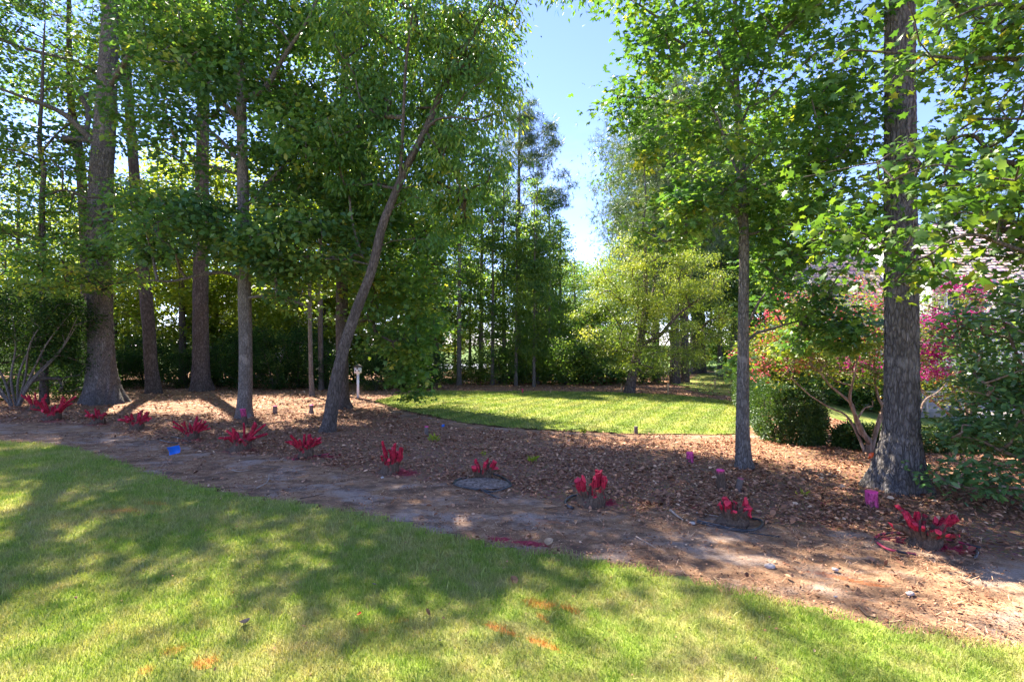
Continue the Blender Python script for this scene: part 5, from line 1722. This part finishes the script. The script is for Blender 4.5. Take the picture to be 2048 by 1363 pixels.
flag('blue marker flag on the soil beside the lawn edge', 337, 901, 918, 26, 17, (0.012, 0.14, 0.62), 1)
flag('tiny blue marker flag in the leaves before the back lawn', 884, 851, 858, 6, 5, (0.03, 0.16, 0.6), 2)
flag('orange marker flag in the mulch at the foot of the crape myrtle', 1737, 911, 922, 12, 10, (0.80, 0.12, 0.02), 3)

# drip hoses
_n = N('black_hose')
_f = _n.noise(_n.pos(), 20, 4)
M_HOSE = _n.done(_n.bsdf(_n.mix(_n.mr(_f, 0.4, 0.65), (0.02, 0.021, 0.025), (0.10, 0.09, 0.085)), 0.4, 0.5))
_n = N('stained_hose')
_f = _n.noise(_n.pos(), 9, 4)
M_HOSER = _n.done(_n.bsdf(_n.mix(_n.mr(_f, 0.45, 0.55), (0.03, 0.03, 0.034), (0.45, 0.03, 0.08)), 0.5, 0.4))


def hose(label, pts, r=0.009, mat=None):
    q = smooth_line(np.array([list(G(*p)) for p in pts]), 0.04)
    q[:, 2] = gz(q[:, 0], q[:, 1]) + 0.012 + r * 0.8
    m_ = MB()
    tube(m_, q, r, 9)
    tag(m_.build('drip_hose', mat or M_HOSE, smooth=True, origin=q[0]), label, 'hose', 'drip hoses by the stumps')


hose('thin black hose curve behind the blue flag', [(314, 880), (330, 876), (352, 876), (382, 885), (360, 888), (338, 886), (320, 881)], 0.010)
hose('straight black hose, half red with spray, below the dense stump', [(585, 921), (612, 916), (645, 912), (660, 910)], 0.012, M_HOSER)
hose('black hose edging the round soil mound', [(980, 948), (1005, 957), (1022, 972), (1010, 980), (985, 987), (968, 984), (930, 978), (908, 970), (915, 962), (935, 957)], 0.012)
hose('short black hose running off the round soil mound', [(955, 980), (975, 989), (998, 998)], 0.008)
hose('black hose arc around the squat mossy stump', [(1165, 992), (1142, 996), (1131, 1006), (1134, 1014), (1146, 1020)], 0.013)
hose('black hose loop around the cup-shaped stump', [(1395, 1045), (1430, 1053), (1470, 1062), (1505, 1064), (1524, 1054), (1522, 1044), (1500, 1039)], 0.011)
hose('thin black hose tail under the cup-shaped stump', [(1380, 1044), (1440, 1058), (1500, 1068), (1562, 1077)], 0.006)
hose('red-stained hose ring round the sprawling stump', [(1962, 1100), (1900, 1084), (1850, 1076), (1800, 1070), (1765, 1072), (1750, 1080), (1756, 1090), (1775, 1102), (1800, 1108), (1832, 1113)], 0.010, M_HOSER)
hose('black hose end lying past the sprawling stump', [(1945, 1101), (1955, 1108), (1950, 1120)], 0.010)

# round soil mound under the small stump
c = G(965, 968)
m_ = MB()
ang = np.linspace(0, 2 * np.pi, 48, endpoint=False)
ring = []
for u in np.linspace(1, 0, 8):
    rx_, ry_ = 0.36 * u, 0.24 * u
    x, y = c[0] + rx_ * np.cos(ang), c[1] + ry_ * np.sin(ang)
    ring.append(np.stack([x, y, gz(x, y) + 0.012 + 0.055 * (1 - u ** 2.2)], -1))
v = np.concatenate(ring)
i = np.arange(7)[:, None] * 48
j = np.arange(48)[None]
m_.add(v, quads(np.stack([i + j, i + (j + 1) % 48, i + 48 + (j + 1) % 48, i + 48 + j], -1).reshape(-1, 4)), 1.0)
tag(m_.build('soil_mound', plain('mound_soil', (0.19, 0.145, 0.115), 0.95, 0.1, 0.75, 28), smooth=True, origin=c), 'low round mound of bare soil ringed by a hose', 'soil mound')

# sticks
M_STICK = plain('dry_stick', (0.40, 0.31, 0.24), 0.85, 0.2, 0.3, 20)
M_STICKD = plain('dark_stick', (0.13, 0.085, 0.06), 0.9, 0.15, 0.3, 20)


def stick(label, pts, w, mat=None):
    q = np.array([list(G(p[0], p[1])) for p in pts])
    q = np.hstack([q, np.linspace(w, w * 0.4, len(q))[:, None]])
    for k_, p_ in enumerate(pts):
        q[k_, 2] += 0.02 + (p_[2] if len(p_) > 2 else 0)
    q = smooth_line(q, 0.04)
    m_ = MB()
    tube(m_, q[:, :3], q[:, 3], 7, rough=bark_rough(int(pts[0][0]), (3, 0.1), 0.08))
    tag(m_.build('stick', mat or M_STICK, smooth=True, origin=q[0, :3]), label, 'stick', 'fallen sticks')


stick('curved pale stick lying near the lawn edge below the pale-barked tree', [(514, 978), (530, 970), (537, 962), (538, 956, 0.03)], 0.009)
stick('thin forked twig on the soil left of the dense stump', [(464, 942), (476, 945), (500, 942)], 0.006)
stick('long dark twig at the lawn edge below the leaning tree', [(600, 1000), (630, 994), (648, 990)], 0.007, M_STICKD)
stick('reddish brown stick touching the hose arc', [(1088, 1020), (1105, 1018), (1122, 1016)], 0.011, M_STICKD)
stick('pale peeled stick lying beside the hose loop', [(1340, 1023), (1352, 1033), (1366, 1043)], 0.013)
stick('bent pale twig across the foot of the cup-shaped stump', [(1392, 1028), (1420, 1033), (1440, 1037), (1472, 1050)], 0.006)
stick('thin twig lying on the pale bare soil', [(1272, 1076), (1290, 1087), (1312, 1100)], 0.006)
stick('long thin dark twig beyond the sprawling stump', [(1968, 1098), (2005, 1096), (2040, 1095)], 0.006, M_STICKD)
stick('twig on the mulch before the big trunk', [(1755, 983), (1775, 982), (1800, 984)], 0.007)
stick('short dark stick in the bare soil strip', [(1718, 1218), (1735, 1236), (1752, 1240)], 0.010, M_STICKD)

# stones
M_STONE = plain('pale_stone', (0.46, 0.40, 0.35), 0.85, 0.2, 0.2, 18)


def stone(label, px, py, w):
    b = G(px, py)
    r = w * b[1] / F / 2
    g = np.random.default_rng(int(px))
    m_ = MB()
    T = np.linspace(0, np.pi, 9)
    A = np.linspace(0, 2 * np.pi, 14, endpoint=False)
    t_, a_ = np.meshgrid(T, A, indexing='ij')
    k_ = 1 + 0.12 * np.sin(2 * a_ + g.uniform(0, 6)) + 0.1 * np.sin(3 * t_ + a_ * 3 + g.uniform(0, 6)) + 0.06 * g.normal(0, 1, t_.shape) * np.sin(t_)
    v = np.stack([r * k_ * np.sin(t_) * np.cos(a_), 0.75 * r * k_ * np.sin(t_) * np.sin(a_), 0.5 * r * k_ * np.cos(t_) + 0.15 * r], -1).reshape(-1, 3)
    i = np.arange(8)[:, None] * 14
    j = np.arange(14)[None]
    m_.add(v, quads(np.stack([i + j, i + 14 + j, i + 14 + (j + 1) % 14, i + (j + 1) % 14], -1).reshape(-1, 4)))
    o_ = m_.build('stone', M_STONE, smooth=True)
    o_.location = b + [0, 0, 0.012]
    tag(o_, label, 'stone', 'stones on the bare soil')


stone('largest pale stone, lying on the bare soil below the cup-shaped stump', 1540, 1136, 20)
stone('flat buff stone lying by the orange line on the soil', 1670, 1142, 13)
stone('small white stone at the lawn edge', 1671, 1196, 7)
stone('tan stone on the whitish soil near the lawn edge', 1820, 1191, 17)
stone('small stone on the soil before the hose loop', 1384, 1049, 12)
stone('small pale stone by the tall crimson stump', 765, 957, 8)

# single fallen leaves on the turf
M_FALL = [plain('fallen_brown', (0.26, 0.13, 0.06), 0.6, 0.3, 0.3, 30), plain('fallen_grey', (0.30, 0.22, 0.23), 0.6, 0.3, 0.4, 30), plain('fallen_tan', (0.46, 0.30, 0.17), 0.6, 0.3, 0.25, 30), plain('fallen_red', (0.62, 0.10, 0.03), 0.6, 0.3, 0.25, 30)]


def fallen(label, px, py, w, mat, up=0.03, seed=0, stand=0.3):
    b = G(px, py)
    s = w * b[1] / F
    g = np.random.default_rng(seed)
    U, V = np.meshgrid(np.linspace(-1, 1, 7), np.linspace(0, 1, 8))
    half = 0.42 * np.sin(np.pi * np.clip(V, 0.03, 0.985)) ** 0.7 * (1 + 0.12 * np.sin(9 * V))
    v = np.stack([U * half, V - 0.5, 0.28 * U ** 2 * np.sin(np.pi * V) + 0.18 * (V - 0.5) ** 2 * 4], -1) * s
    a = g.uniform(0, 6.28)
    M_ = mathutils.Euler((stand, g.uniform(-0.4, 0.4), a)).to_matrix()
    v = v.reshape(-1, 3) @ np.array(M_).T
    i = (np.arange(7)[:, None] * 7 + np.arange(6)[None]).ravel()
    m_ = MB().add(v, quads(np.stack([i, i + 1, i + 8, i + 7], -1)))
    o_ = m_.build('fallen_leaf', mat, smooth=True)
    o_.location = b + [0, 0, up]
    tag(o_, label, 'fallen leaf', 'fallen leaves lying on the front lawn')


fallen('curled purplish leaf lying alone on the front lawn', 489, 1257, 24, M_FALL[1], 0.035, 1, 0.6)
fallen('small brown upright leaf near the short orange dashes', 854, 1237, 16, M_FALL[0], 0.04, 2, 1.0)
fallen('reddish-brown ragged leaf above the orange marks on the lawn', 1028, 1170, 18, M_FALL[0], 0.035, 3, 0.5)
fallen('tan leaf at the lawn edge beside the crimson spray', 1098, 1092, 22, M_FALL[2], 0.03, 4, 0.3)
fallen('tiny orange-red leaf on the lawn near the brown leaf', 719, 1238, 9, M_FALL[3], 0.035, 5, 0.4)
fallen('tiny purplish leaf on the lawn left of the long orange line', 880, 1291, 10, M_FALL[1], 0.03, 6, 0.5)
fallen('yellowish leaf on the bare soil by the lawn edge', 765, 988, 11, M_FALL[2], 0.02, 7, 0.4)
fallen('small grey-brown leaf on the lawn below the long pale patch', 748, 1178, 9, M_FALL[1], 0.035, 8, 0.5)

def weed(label, px, py, h, n_, seed):
    b = G(px, py)
    m_ = MB()
    p_ = b + np.stack([rng.normal(0, 0.03, n_), rng.normal(0, 0.03, n_), rng.uniform(0.0, h * 0.5, n_)], -1)
    put_leaves(m_, p_, np.tile([0, 0, 1.2], (n_, 1)), h, LONG, 0.0, 1.2, rng.uniform(0.4, 0.9, n_), 0.7)
    tag(m_.build('weed', L_BGY, origin=b), label, 'weed', 'weeds sprouting in the leaf bed')


weed('small green weed in the leaves below the small unpainted post', 1166, 868, 0.10, 26, 1)
weed('wispy weed near the small dark cut trunk in mid bed', 868, 884, 0.12, 22, 2)
weed('green weed beyond the round soil mound', 1066, 925, 0.10, 22, 3)
weed('tiny weed just behind the small dark stump', 966, 912, 0.07, 14, 4)
weed('weed at the edge of the leaves beside the cut posts', 1610, 992, 0.06, 12, 5)

# squirrel nest in the leaning tree
c = P(920, 122, 10.9)
m_ = MB()
pts_ = cloud(c, (0.24, 0.22, 0.26), 420, 0.2)
put_leaves(m_, pts_, nrm(pts_ - c), 0.13, LONG, 0.3, 0.9)
tag(m_.build('squirrel_nest', L_DEAD, origin=c), 'dark clump of dead leaves lodged high in the leaning tree', 'nest')
